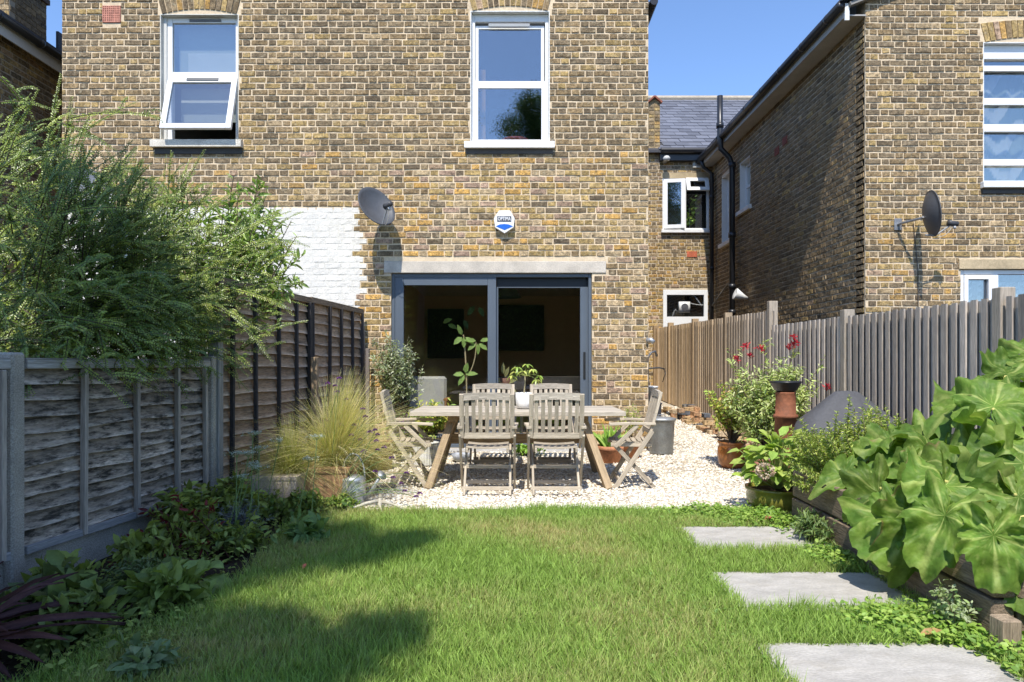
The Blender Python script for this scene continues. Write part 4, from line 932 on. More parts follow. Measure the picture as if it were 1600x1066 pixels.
# lamp on side passage wall (right house) + sensor on our corner
mb = MB(); sy = 13.9; mb.lathe([(.03, 0), (.05, .08), (.12, .26), (.11, .27), (.0, .2)], 14, (0, 0, 0), (.72, .72, .70), Matrix.Translation((RX-.05, sy, WZ(466, sy))) @ Matrix.Rotation(R(-70), 4, 'Y')); o = mb.obj('flood_light', 'white', None, True); setprops(o, 'white cone lamp on the dark side wall by the soil pipe', 'light')
mb = MB(); mb.tube([(HX1-.02, HY-.02, hz(532)), (HX1+.03, HY-.06, hz(532)), (HX1+.06, HY-.08, hz(535))], [.035, .035, .028], 12, (.45, .46, .47)); o = mb.obj('outdoor_tap', 'zinc', None, True); setprops(o, 'small grey fitting on the corner of the brick house', 'fitting')

# ================================================================ LEFT FENCES
def lap_slats(root, A, B, z0, z1, n, m, colr, seed):
    """A,B (x,y) ends; slats overlapping, wavy lower edges; faces +X side"""
    A = Vector((A[0], A[1], 0)); B = Vector((B[0], B[1], 0)); u = (B-A); L = u.length; u.normalize(); nn = Vector((u.y, -u.x, 0))
    h = (z1-z0)/n; K = 16
    for i in range(n):
        zt = z1-i*h+.012; zb = z1-(i+1)*h; base = colr(); V = []; Fc = []; G = []; CC = []; off = rnd.uniform(0, 40); amp = rnd.uniform(.004, .010); ph = rnd.uniform(-.4, .4)
        lite = mixc(tuple(c*1.9 for c in base), (.46, .43, .39), .4)  # pale lower edge: bleached wear with an edge highlight put into the colour
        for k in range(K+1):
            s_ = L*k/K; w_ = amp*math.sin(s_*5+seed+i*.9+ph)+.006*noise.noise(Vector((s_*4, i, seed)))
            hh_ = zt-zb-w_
            for (zz, o_, c_) in ((zt, .002, vary(base, .6, .8)), (zb+w_+hh_*.3, .024, base), (zb+w_+.009, .034, mixc(base, lite, rnd.uniform(.4, .9))), (zb+w_, .036, lite), (zb+w_, .022, base), (zt, -.006, base)):  # slat tops darkened in the colour as contact shade under the overlap
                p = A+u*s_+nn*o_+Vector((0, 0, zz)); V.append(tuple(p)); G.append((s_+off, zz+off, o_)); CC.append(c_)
        for k in range(K):
            a = k*6; b = a+6
            for j in range(6): Fc.append((a+j, b+j, b+(j+1) % 6, a+(j+1) % 6))
        Fc += [(0, 1, 2, 3, 4, 5), tuple(K*6+q for q in (5, 4, 3, 2, 1, 0))]
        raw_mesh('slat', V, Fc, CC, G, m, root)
def fence_bits(root, A, B, ts, zb, zt, m, col, w=.035, d=.03, name='batten', off=.045):
    A = Vector((*A, 0)); B = Vector((*B, 0)); u = (B-A).normalized(); nn = Vector((u.y, -u.x, 0)); L = (B-A).length
    for t_ in ts:
        p = A+u*L*t_+nn*off; mb = MB(); mb.bar((p.x, p.y, zb), (p.x+rnd.uniform(-.01, .01), p.y+rnd.uniform(-.01, .01), zt), w, d, up=(u.x, u.y, 0), col=vary(col, .9, 1.15)); mb.obj(name, m, root)
def rail(root, A, B, z, h, d, m, col, off=.03, name='rail'):
    A = Vector((*A, 0)); B = Vector((*B, 0)); u = (B-A).normalized(); nn = Vector((u.y, -u.x, 0))
    a = A+nn*off; b = B+nn*off; mb = MB(); mb.bar((a.x, a.y, z), (b.x, b.y, z), d, h, col=col); mb.obj(name, m, root)
LFA = (-2.735, 3.78); LFB = (-2.50, 5.54)
def onl(t_): return (LFA[0]+(LFB[0]-LFA[0])*t_, LFA[1]+(LFB[1]-LFA[1])*t_)
lf = thing('wooden_fence', 'low weathered grey lap fence between concrete posts at left', 'fence', (LFA[0], LFA[1], 0))
gw = (.38, .33, .275); gd = (.32, .26, .20)
ZT = EYE+.025
for seg in (0, -1, -2):
    a = onl(seg*1.06) if seg else LFA; b = onl(seg*1.06+1) if seg else LFB
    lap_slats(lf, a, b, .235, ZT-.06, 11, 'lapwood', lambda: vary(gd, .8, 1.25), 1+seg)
    fence_bits(lf, a, b, [.235, .508, .76, .965] if seg == 0 else [.03, .35, .66, .97], .2, ZT-.06, 'wood', gw, .035, .03, off=.055)
    rail(lf, a, b, ZT-.03, .05, .03, 'wood', (.33, .31, .28), .045); rail(lf, a, b, ZT, .012, .07, 'wood', (.30, .28, .25), .02, 'capping')
    rail(lf, a, b, .215, .045, .03, 'wood', (.30, .29, .28), .045)
    A_ = Vector((*a, 0)); B_ = Vector((*b, 0)); mb = MB(); mb.bar((A_.x-.01, A_.y, .07), (B_.x-.01, B_.y, .07), .045, .24, col=(.44, .39, .32)); mb.obj('gravel_board', 'concrete', lf)
for t_ in (-1.09, -.035, 1.035):
    p = onl(t_); mb = MB(); mb.box((p[0]-.055, p[1]-.05, -.1), (p[0]+.06, p[1]+.05, ZT+.035), (.38, .345, .29), .012); mb.obj('post', 'concrete', lf)
# tall lap fence
TA = (-2.47, 5.66); TM = (-2.245, 7.47); TB = (-2.05, 9.2)
tf = thing('wooden_fence', 'tall brown lap fence running from the low fence to the painted wall', 'fence', (TA[0], TA[1], 0))
bw_ = (.36, .245, .155)
for (a, b, zt, n, ts) in ((TA, TM, 1.96, 15, [.10, .33, .58, .80, .975]), (TM, TB, 1.97, 15, [.03, .30, .52, .76, .97])):
    a2 = a; lap_slats(tf, a, b, .16, zt-.04, n, 'brownwood', lambda: vary(bw_, .75, 1.25), 5)
    fence_bits(tf, a, b, ts, .14, zt-.05, 'wood', (.055, .05, .05), .035, .03, off=.055)
    rail(tf, a, b, zt-.03, .05, .03, 'brownwood', (.26, .19, .13), .045); rail(tf, a, b, zt+.002, .014, .08, 'brownwood', (.22, .17, .12), .02, 'capping')
    A_ = Vector((*a, 0)); mb = MB(); mb.bar((a[0]-.01, a[1], .05), (b[0]-.01, b[1], .08), .045, .22, col=(.25, .24, .22)); mb.obj('gravel_board', 'concrete', tf)
for (p, h, c_) in ((TA, 1.62, (.30, .29, .27)), (TM, 1.9, (.06, .055, .05)), (TB, 1.75, (.22, .21, .20))):
    mb = MB(); mb.box((p[0]-.03, p[1]-.045, 0), (p[0]+.06, p[1]+.045, h), c_, .006); mb.obj('post', 'wood', tf)
mb = MB(); mb.box((TM[0]+.07, TM[1]-.10, 0), (TM[0]+.14, TM[1]-.03, 1.32), (.30, .22, .14), .006); mb.obj('stake', 'wood', tf)
mb = MB(); mb.box((TB[0]+.10, TB[1]-.12, 0), (TB[0]+.15, TB[1]-.07, 1.45), (.20, .17, .15), .006); mb.obj('stake', 'wood', tf)

# ================================================================ RIGHT FENCE
def rfx(Y): return 3.45+.032*(16.5-Y)
rfe = thing('wooden_fence', 'long grey featheredge board fence down the right side of the garden', 'fence', (3.7, 9, 0))
POSTS = [(1.6, 1.80), (3.35, 1.80), (5.31, 1.80), (7.63, 1.81), (9.66, 2.09), (11.46, 2.06), (13.3, 2.08), (15.1, 2.11), (16.45, 2.12)]
def rtop(Y):
    if Y < 9.66: return 1.765+.004*(Y-5)
    return 2.0+(Y-9.66)*.013
y = 1.65; i = 0
while y < 16.4:
    pch = .118+rnd.uniform(-.008, .008) if y > 5.5 else .13
    y1 = min(y+pch+.012, 16.45); zt = rtop((y+y1)/2)+rnd.uniform(-.006, .006); x0, x1 = rfx(y), rfx(y1); lean = rnd.uniform(-.004, .004)
    f = min(1, max(0, (y-9)/5)); c = mixc((.40, .35, .30), (.54, .385, .22), f*rnd.uniform(.6, 1)); kk = rnd.uniform(.78, 1.2); c = tuple(q*kk for q in c)
    bw = pch*rnd.uniform(.44, .54); zb = gz(y)+.02
    for (ya, yb, o0, o1, th) in ((y-.03, y+pch+.0, .0, .0, .016), (y, y+bw, -.031, -.033, .017)):
        V = []; G = []; off = rnd.uniform(0, 60)
        o0 += rnd.uniform(-.002, .002) if o0 else rnd.uniform(0, .0015); zt2 = zt-(.012 if not o1 else 0)
        for q in range(7):
            zz = zb+(zt2-zb)*q/6; wv = .003*noise.noise(Vector((zz*3, y*9, o1*50))) if o1 else 0
            for (px_, py_) in ((x0+o0+wv, ya), (x0+o1-.032*(yb-ya)+wv, yb+wv), (x0+o1+th, yb+wv), (x0+o0+th, ya)):
                V.append((px_+(lean*q/6), py_, zz)); G.append((zz+off, py_+off, px_))
        fs = [(q*4+k, q*4+(k+1) % 4, q*4+4+(k+1) % 4, q*4+4+k) for q in range(6) for k in range(4)]+[(24, 25, 26, 27), (3, 2, 1, 0)]
        raw_mesh('board', V, fs, vary(c, .8, 1.15), G, 'wood', rfe)
    y += pch; i += 1
for (Y, h) in POSTS:
    mb = MB(); x = rfx(Y); f = min(1, max(0, (Y-9)/5)); mb.box((x-.045, Y-.05, 0), (x+.075, Y+.05, h+(.04 if Y > 5 else 0)), mixc((.36, .31, .25), (.40, .28, .16), f), .005); mb.obj('post', 'wood', rfe)
for (ya, yb) in ((1.6, 9.6), (9.7, 16.4)):
    for z in (.4, 1.0, 1.6): mb = MB(); mb.bar((rfx(ya)+.05, ya, z), (rfx(yb)+.05, yb, z), .05, .07, col=(.3, .25, .2)); mb.obj('rail', 'wood', rfe)

# ================================================================ RAISED BED
rb = thing('raised_bed', 'raised bed of stacked weathered timber sleepers at right', 'raised bed', (2.9, 4.1, 0))
slc = (.21, .155, .105)
for (z0, z1, off_) in ((.0, .205, 0), (.218, .42, .006)):
    mb = MB(); mb.bar((2.16+off_, 3.0, (z0+z1)/2), (2.23+off_, 5.32, (z0+z1)/2), .10, z1-z0, col=slc, bev=.008); mb.obj('sleeper', 'sleeper', rb)
    mb = MB(); mb.bar((2.22, 3.04-off_, (z0+z1)/2), (3.85, 3.04-off_, (z0+z1)/2), .10, z1-z0, col=tuple(c*.8 for c in slc), bev=.008); mb.obj('sleeper', 'sleeper', rb)
    mb = MB(); mb.bar((2.30, 5.27+off_, (z0+z1)/2), (3.8, 5.27+off_, (z0+z1)/2), .10, z1-z0, col=slc, bev=.008); mb.obj('sleeper', 'sleeper', rb)
mb = MB(); mb.box((2.06, 2.86, -.02), (2.14, 2.95, .17), (.34, .26, .18), .006); mb.obj('peg', 'sleeper', rb)
V = []; Fc = []
for j in range(11):
    for i in range(11): x = 2.26+1.5*i/10; y = 3.08+2.15*j/10; V.append((x, y, .36+.02*noise.noise(Vector((x*4, y*4, 0)))))
for j in range(10):
    for i in range(10): a = j*11+i; Fc.append((a, a+1, a+12, a+11))
o = raw_mesh('bed_soil', V, Fc, (1, 1, 1), V, 'soil', rb, True)

# ================================================================ TABLE
TW = (.42, .37, .30); TWd = (.30, .21, .12)
tb = thing('garden_table', 'weathered teak trestle dining table on the gravel', 'table', (.06, 7.28, 0))
mb = MB(); tx0, tx1, ty0, ty1, tz = -1.02, 1.135, 6.80, 7.75, .768
npl = 6; pw_ = (ty1-ty0)/npl
for i in range(npl):
    mb = MB(); mb.box((tx0+rnd.uniform(-.003, .003), ty0+i*pw_+.002, tz-.045), (tx1+rnd.uniform(-.003, .003), ty0+(i+1)*pw_-.002, tz+rnd.uniform(-.001, .001)), vary(TW, .92, 1.1), .004); mb.obj('plank', 'wood', tb)
for (sx, xt, xf) in ((-1, -.60, -.83), (1, .72, .96)):
    for (yf, yt) in ((6.77, 7.06), (7.78, 7.49)):
        mb = MB(); mb.bar((xf, yf, 0.0), (xt, yt, tz-.05), .11, .07, up=(1, 0, 0), col=vary((.36, .27, .17), .9, 1.1)); mb.obj('leg', 'wood', tb)
    xm = xf+(xt-xf)*.62; mb = MB(); mb.bar((xm, 6.93, .46), (xm, 7.62, .46), .06, .09, col=TWd); mb.obj('crossbar', 'wood', tb)
    mb = MB(); mb.box((xt-.05, 6.9, tz-.11), (xt+.05, 7.65, tz-.047), TWd, .004); mb.obj('bearer', 'wood', tb)
mb = MB(); mb.bar((-.70, 7.28, .45), (.82, 7.28, .45), .05, .10, col=TWd); mb.obj('stretcher', 'wood', tb)

# ================================================================ CHAIRS
def make_chair(label):
    t = thing('garden_chair', label, 'chair', (0, 0, 0), 0, 'folding teak garden chairs round the table')
    cl = lambda: vary((.45, .385, .295), .86, 1.12)
    for s_ in (-1, 1):
        y = s_*.235
        mb = MB(); pts = [(-.258, y, .955), (-.205, y, .74), (-.15, y, .54)]
        c = cl()
        for a, b in zip(pts, pts[1:]): mb.bar(a, b, .028, .042, up=(0, 1, 0), col=c)
        mb.obj('back_post', 'wood', t)
        mb = MB(); mb.bar((-.168, y+s_*.022, .57), (.20, y+s_*.022, 0), .045, .022, up=(0, 1, 0), col=cl()); mb.obj('leg', 'wood', t)
        mb = MB(); mb.bar((.205, y-s_*.02, .43), (-.195, y-s_*.02, 0), .042, .022, up=(0, 1, 0), col=cl()); mb.obj('leg', 'wood', t)
        mb = MB(); mb.bar((-.20, y+s_*.02, .64), (.05, y+s_*.03, .645), .026, .05, up=(0, 1, 0), col=cl()); mb.bar((.05, y+s_*.03, .645), (.26, y+s_*.035, .635), .026, .055, up=(0, 1, 0), col=cl()); mb.obj('armrest', 'wood', t)
        mb = MB(); mb.bar((-.02, y+s_*.035, .625), (.20, y+s_*.018, .41), .04, .02, up=(0, 1, 0), col=cl()); mb.obj('arm_support', 'wood', t)
        mb = MB(); mb.bar((-.17, y-s_*.045, .425), (.235, y-s_*.045, .425), .04, .022, up=(0, 1, 0), col=cl()); mb.obj('seat_rail', 'wood', t)
    # back rails and slats
    n = 7
    mb = MB(); 
    K = 6
    for k in range(K):
        a = -.22+.44*k/K; b = a+.44/K
        za = .925+.012*math.cos(a/.22*1.4); zb_ = .925+.012*math.cos(b/.22*1.4)
        mb.bar((-.245, a, za), (-.245, b, zb_), .028, .065, col=(.42, .37, .30), bev=0)
    mb.obj('top_rail', 'wood', t)
    mb = MB(); mb.bar((-.152, -.22, .56), (-.152, .22, .56), .026, .055, col=cl()); mb.obj('bottom_rail', 'wood', t)
    for k in range(n):
        y = -.22+.44*(k+.5)/n
        mb = MB(); c = cl(); mb.bar((-.242, y, .90), (-.20, y, .74), .009, .036, up=(0, 1, 0), col=c, bev=0) if False else None
        for (p, q) in (((-.243, y, .90), (-.2, y, .73)), ((-.2, y, .73), (-.157, y, .585))): mb.bar(p, q, .036, .012, up=(1, 0, .3), col=c, bev=0)
        mb.obj('back_slat', 'wood', t)
    for k in range(7):
        x = -.135+k*.056; mb = MB(); c = cl(); sag = -.006*math.sin(k/6*math.pi)
        for q in range(4):
            a = -.2+.4*q/4; b = a+.1; mb.bar((x, a, .455+sag-.014*(1-(a/.2)**2)), (x, b, .455+sag-.014*(1-(b/.2)**2)), .042, .014, col=c, bev=0)
        mb.obj('seat_slat', 'wood', t)
    for (x, z) in ((-.155, .065), (.155, .075), (.02, .245)):
        mb = MB(); mb.bar((x, -.24, z), (x, .24, z), .022, .035, col=cl()); mb.obj('stretcher', 'wood', t)
    return t
c0 = make_chair('nearest left teak chair with its back to the viewer, left of the white pot')
places = [(-.232, 6.56, R(90), None), (.415, 6.56, R(90), 'nearest right teak chair with its back to the viewer, below the white pot'),
          (-.225, 8.08, R(-90), 'teak chair behind the table, left of the white plant pot'), (.475, 8.08, R(-90), 'teak chair behind the table, right of the white plant pot'),
          (-1.055, 7.02, R(3), 'teak chair at the left end of the table beside the ornamental grass'), (1.235, 7.02, R(177), 'teak chair at the right end of the table before the metal bin')]
for (x, y, a, lb) in places:
    o = c0 if lb is None else copy_tree(c0)
    o.location = (x, y, gz(y)+.012); o.rotation_euler = (0, 0, a)
    if lb: o['label'] = lb

# ================================================================ POTS & BINS
def pot(name, label, cat, x, y, prof, m, col, n=32, ribs=0, amp=0, z=None, soil=True, parts=None, group=None, smooth=True):
    z = gz(y)+.008 if z is None else z
    t = thing(name, label, cat, (x, y, z), 0, group)
    h = max(p[1] for p in prof); r = prof[-1][0]
    full = prof+[(r*.93, h), (r*.9, h-.03)]
    mb = MB(); mb.lathe(full, n, (x, y, z), col, ribs=ribs, rib_amp=amp); mb.obj('body', m, t, smooth)
    if soil: mb = MB(); mb.lathe([(r*.9, h-.032), (r*.5, h-.02), (.01, h-.02)], 20, (x, y, z), (1, 1, 1)); mb.obj('soil', 'soil', t)
    return t
GRN = [(.16, .26, .055), (.10, .19, .04), (.22, .32, .08)]
YG = [(.34, .42, .08), (.24, .36, .06), (.46, .48, .12)]
# white pot on table
t = pot('plant_pot', 'white round pot on the table holding a small leafy tree', 'plant pot', .125, 7.22, [(.05, 0), (.075, .012), (.086, .06), (.09, .17)], 'glaze', (.78, .77, .74), z=.772)
tp = thing('potted_plant', 'small money tree growing in the white table pot', 'plant', (.125, 7.22, .93))
mb = MB(); stp = curve((.125, 7.22, .92), (.135, 7.21, 1.12), (.012, 0, 0), 8); mb.tube(stp, [.008]*5+[.007]*4, 7, (.5, .42, .24)); 
tips = [stp[-1]+Vector(v) for v in ((-.14, 0, .0), (-.08, -.05, .09), (.02, 0, .12), (.09, -.05, .07), (.15, 0, .0), (-.02, -.1, .05), (.05, .06, .06), (.12, -.06, -.04), (-.1, .04, .04))]
lv = Leaves()
for q in tips:
    c_ = curve(stp[-1], q, (0, 0, .03), 3); mb.tube(c_, .0025, 4, (.35, .4, .12))
    for k in range(6): a = k*1.05+rnd.random(); lv.add(q, (math.cos(a), math.sin(a)*.8, -.45+rnd.uniform(-.2, .3)), (0, -.3, 1), rnd.uniform(.06, .085), .028, pick(YG))
mb.obj('stem', 'stem', tp); lv.obj('foliage', 'gloss_leaf', tp, droop=.35)
# galvanised bin
bx, by = 1.955, 8.93
t = thing('metal_bin', 'galvanised metal bin with flat lid at the corner of the house', 'bin', (bx, by, gz(by)))
mb = MB(); prof = [(.150, 0), (.155, .02), (.150, .03)]
for i in range(12): prof.append((.152+.0012*i+(.004 if i % 3 == 0 else 0), .05+i*.03))
prof += [(.172, .42), (.18, .43), (.172, .44)]
mb.lathe(prof, 36, (bx, by, gz(by)+.008), (.27, .275, .26)); mb.obj('body', 'zinc', t, True)
mb = MB(); mb.lathe([(.185, .43), (.19, .44), (.185, .458), (.12, .47), (.01, .475)], 36, (bx, by, gz(by)+.012), (.42, .43, .42)); mb.obj('lid', 'zinc', t, True)
mb = MB(); mb.tube([(bx-.05, by, gz(by)+.485), (bx-.04, by, gz(by)+.51), (bx+.04, by, gz(by)+.51), (bx+.05, by, gz(by)+.485)], .007, 6, (.3, .3, .3)); mb.obj('handle', 'zinc', t)
# white bucket on dark bin in passage
by = 9.75; bx = WX(1017, by)
t = thing('storage_crate', 'dark crate standing in the passage under the white bucket', 'crate', (bx, by, gz(by))); mb = MB(); mb.box((bx-.12, by-.15, gz(by)), (bx+.12, by+.15, WZ(628, by)), (.05, .05, .055), .01); mb.obj('body', 'black', t); mb = MB(); mb.box((bx-.13, by-.16, WZ(628, by)-.03), (bx+.13, by+.16, WZ(628, by)-.004), (.06, .06, .065), .006); mb.obj('lid', 'black', t)
t = thing('bucket', 'white plastic bucket standing on the dark crate by the bicycle', 'bucket', (bx, by, WZ(628, by)))
mb = MB(); mb.lathe([(.075, 0), (.095, .20), (.102, .20), (.102, .225), (.093, .225), (.07, .02), (.01, .02)], 28, (bx, by, WZ(628, by)), (.75, .75, .73)); mb.obj('body', 'white', t, True)
mb = MB(); mb.tube(curve((bx-.1, by, WZ(628, by)+.2), (bx+.1, by, WZ(628, by)+.2), (0, -.09, -.05), 8), .004, 5, (.4, .4, .4)); mb.obj('handle', 'zinc', t)
# bicycle, standing in the passage along the wall
def bicycle():
    Y = 11.0; X0 = 2.12; z = gz(Y)
    t = thing('bicycle', 'black bicycle leaning against the house wall in the side passage', 'bicycle', (X0, Y, z))
    bl_ = (.02, .02, .022)
    for (yy, nm) in ((Y-.52, 'wheel'), (Y+.52, 'wheel')):
        mb = MB(); pts = [(X0+.02*math.cos(a), yy+.335*math.cos(a), z+.34+.335*math.sin(a)) for a in [2*math.pi*k/28 for k in range(29)]]; mb.tube(pts, .017, 6, bl_, False)
        wo = mb.obj(nm, 'black', t, True)
        mb = MB(); pts = [(X0, yy+.31*math.cos(a), z+.34+.31*math.sin(a)) for a in [2*math.pi*k/28 for k in range(29)]]; mb.tube(pts, .008, 5, (.3, .3, .3), False)
        for k in range(14): a = 2*math.pi*k/14; mb.tube([(X0, yy, z+.34), (X0, yy+.31*math.cos(a), z+.34+.31*math.sin(a))], .0015, 3, (.4, .4, .4), False)
        mb.obj('rim', 'zinc', wo)
    bb = (X0, Y+.05, z+.30); seat = (X0, Y+.25, z+.78); hd = (X0, Y-.38, z+.82); hb = (X0, Y-.42, z+.66); fr = (X0, Y-.52, z+.34); rr = (X0, Y+.52, z+.34)
    mb = MB()
    for a, b in ((bb, seat), (bb, hb), (seat, hd), (hd, fr), (bb, rr), (seat, rr)): mb.tube([a, b], .017, 8, bl_)
    mb.obj('frame', 'black', t, True)
    mb = MB(); mb.tube([hd, (X0, Y-.36, z+1.0)], .014, 8, (.05, .05, .05)); mb.tube([(X0-.20, Y-.30, z+1.0), (X0-.15, Y-.38, z+1.0), (X0+.17, Y-.40, z+1.02), (X0+.26, Y-.33, z+1.0)], .013, 8, (.06, .06, .06)); mb.tube([(X0-.20, Y-.30, z+1.0), (X0-.22, Y-.42, z+.93)], .008, 6, bl_); mb.tube([(X0+.26, Y-.33, z+1.0), (X0+.25, Y-.45, z+.93), (X0+.22, Y-.4, z+.8)], .007, 6, bl_); mb.obj('handlebar', 'black', t, True)
    mb = MB(); mb.box((X0-.06, Y+.13, z+.90), (X0+.06, Y+.38, z+.94), bl_, .015); mb.tube([seat, (X0, Y+.27, z+.9)], .012, 6, (.3, .3, .3)); mb.obj('saddle', 'black', t)
    mb = MB(); mb.tube([(X0-.08, bb[1], bb[2]-.1), (X0-.03, bb[1], bb[2]-.1), (X0-.03, bb[1], bb[2]), (X0+.03, bb[1], bb[2]), (X0+.03, bb[1], bb[2]+.1), (X0+.08, bb[1], bb[2]+.1)], .009, 6, (.2, .2, .2)); mb.obj('pedals', 'black', t)
bicycle()
mb = MB(); mb.tube([(HX1+.05, 9.6, .3), (HX1+.05, 9.6, WZ(560, 9.6)), (HX1+.1, 9.6, WZ(551, 9.6)), (HX1+.16, 9.62, WZ(549, 9.6)), (HX1+.2, 9.7, WZ(556, 9.6))], .016, 8, (.12, .12, .13)); o = mb.obj('broom_handle', 'black', None, True); setprops(o, 'thin bent grey metal pipe at the house corner', 'pipe')
# loose brick stack along right fence
for k in range(96):
    f = rnd.random(); Y = 9.0+f*4.6; lay = rnd.choice([0, 0, 0, 1, 1, 2]); x = rfx(Y)-.30-rnd.uniform(0, .42)*(1-lay*.25)-.05
    Y = 9.0+int((Y-9.0)/.235)*.235; x = rfx(Y)-.2-int(rnd.random()*4)*.115
    t = MB(); rz = rnd.gauss(0, .12); M_ = Matrix.Translation((x, Y, gz(Y)+.035+lay*.072)) @ Matrix.Rotation(rz+(R(90) if rnd.random() < .4 else 0), 4, 'Z')
    cname, col_ = rnd.choice([('yellow', (.50, .34, .18)), ('orange', (.46, .26, .14)), ('brown', (.36, .24, .15)), ('cream', (.52, .40, .26)), ('yellow', (.48, .33, .17)), ('blue grey', (.12, .13, .15))])
    t.box((-.0525, -.108, -.034), (.0525, .108, .034), col_, .004)
    o = raw_mesh('loose_brick', [tuple(Vector(v)) for v in t.v], t.f, t.c, t.g, 'brick'); o.matrix_world = M_
    zone = 'nearest end' if Y < 10.2 else ('middle' if Y < 12 else 'far end')
    setprops(o, 'loose %s brick %s, %s of the pile by the right fence' % (cname, ('on the ground', 'on second layer', 'on top')[lay], zone), 'brick', 'loose bricks piled by the right fence')
# bbq cover
t = thing('barbecue_cover', 'dark grey fabric cover draped over a barbecue by the right fence', 'barbecue cover', (3.05, 6.25, 0))
V = []; Fc = []; n = 48; cx, cy = 3.06, 6.25
prof = [(.0, 1.0), (.05, .997), (.10, .98), (.22, .89), (.34, .79), (.46, .68), (.51, .58), (.525, .42), (.54, .25), (.55, .12)]
for i, (r_, z) in enumerate(prof):
    for k in range(n):
        a = 2*math.pi*k/n; fx = 1.02 if True else 1; fold = (1+.05*math.sin(a*7+1)*(i/9)+.025*math.sin(a*15+2)*(i/9)); sq = 1/max(abs(math.cos(a)), abs(math.sin(a)))**.35
        V.append((cx+r_*fx*fold*sq*math.cos(a), cy+r_*.62*fold*sq*math.sin(a), z+.012*math.sin(a*5+i)*(i > 1)))
for i in range(len(prof)-1):
    for k in range(n): Fc.append((i*n+k, (i+1)*n+k, (i+1)*n+(k+1) % n, i*n+(k+1) % n))
raw_mesh('fabric_cover', V, Fc, (.085, .085, .09), V, 'cover', t, True)
# chimney pot with black bowl
cx, cy = 2.545, 6.35
t = thing('chimney_pot', 'tall terracotta chimney pot standing on end as a garden ornament', 'chimney pot', (cx, cy, 0))
mb = MB(); mb.lathe([(.17, 0), (.175, .05), (.17, .22), (.15, .32), (.115, .42), (.104, .50), (.094, .74), (.108, .745), (.112, .76), (.106, .775), (.092, .78), (.088, .97), (.094, .985), (.085, .985), (.08, .5)], 40, (cx, cy, 0), (.23, .085, .042)); mb.obj('body', 'terracotta', t, True)
t = thing('bowl_planter', 'black bowl resting on top of the terracotta chimney pot', 'bowl', (cx, cy, .985))
mb = MB(); mb.lathe([(.075, 0), (.10, .015), (.135, .08), (.142, .085), (.138, .10), (.125, .095), (.09, .03), (.01, .02)], 36, (cx, cy, .986), (.022, .022, .024)); mb.obj('body', 'black', t, True)
# second terracotta pot beside it
pot('plant_pot', 'reddish terracotta pot lying low behind the hydrangea', 'plant pot', 2.36, 6.3, [(.12, 0), (.16, .1), (.17, .22), (.14, .34)], 'terracotta', (.36, .16, .11))
# glazed brown pot with maple
px_, py_ = 2.58, 8.0
t = pot('plant_pot', 'glazed amber brown pot holding the small acer', 'plant pot', px_, py_, [(.11, 0), (.15, .04), (.172, .14), (.165, .23), (.148, .275), (.168, .29), (.168, .305)], 'glaze', (.36, .135, .035))
t = thing('shrub', 'airy yellow green acer in the glazed brown pot', 'shrub', (px_, py_, .3))
tips = ell_tips((px_-.02, py_, .80), (.33, .30, .32), 80, -.8, .3)
shrub(t, (px_, py_, .32), tips, (.048, .026), [(.46, .52, .10), (.32, .44, .07), (.52, .36, .12), (.38, .48, .09)], 16, .3, .006, sub=3, subl=.12)
# wooden planter with callistemon-like shrub
px_, py_ = 2.83, 7.45
t = thing('planter_box', 'square grey wooden planter with dark inner pot', 'planter', (px_, py_, 0))
for (lo, hi) in [((-.2, -.18, 0), (.2, -.16, .28)), ((-.2, .16, 0), (.2, .18, .28)), ((-.2, -.16, 0), (-.18, .16, .28)), ((.18, -.16, 0), (.2, .16, .28))]:
    mb = MB(); mb.box((px_+lo[0], py_+lo[1], lo[2]), (px_+hi[0], py_+hi[1], hi[2]), (.30, .28, .26), .004); mb.obj('panel', 'wood', t)
mb = MB(); mb.box((px_-.17, py_-.15, .02), (px_+.17, py_+.15, .25), (.03, .025, .02)); mb.obj('soil', 'soil', t)
t = thing('shrub', 'large bushy grey green shrub with red flowers by the right fence', 'shrub', (px_, py_, .25))
tips = ell_tips((px_, py_, .86), (.50, .42, .50), 170, -.75, .35)
tips += [Vector((px_-.42, py_-.1, 1.22)), Vector((px_-.47, py_, 1.42)), Vector((px_-.1, py_, 1.46)), Vector((px_+.2, py_-.1, 1.46)), Vector((px_+.55, py_-.1, 1.34)), Vector((px_+.5, py_+.1, 1.1))]
shrub(t, (px_, py_, .25), tips, (.062, .020), [(.54, .62, .22), (.42, .50, .16), (.64, .66, .34), (.30, .40, .13)], 22, .35, .008, sub=5, subl=.16)
for q in [(-.15, -.1, 1.40), (-.28, 0, 1.44), (-.2, .1, 1.33), (.18, -.15, 1.52), (.22, -.1, 1.46), (.17, -.1, 1.42), (-.38, 0, 1.30), (.48, -.3, 1.0)]:
    lv = Leaves(); c_ = Vector((px_+q[0], py_+q[1], q[2]))
    for k in range(26): lv.add(c_+rv(.012), rv(1)+Vector((0, 0, .6)), rv(1), .05, .006, pick([(.62, .04, .05), (.5, .03, .06)]))
    lv.obj('flower', 'petal', t, 'tiny')
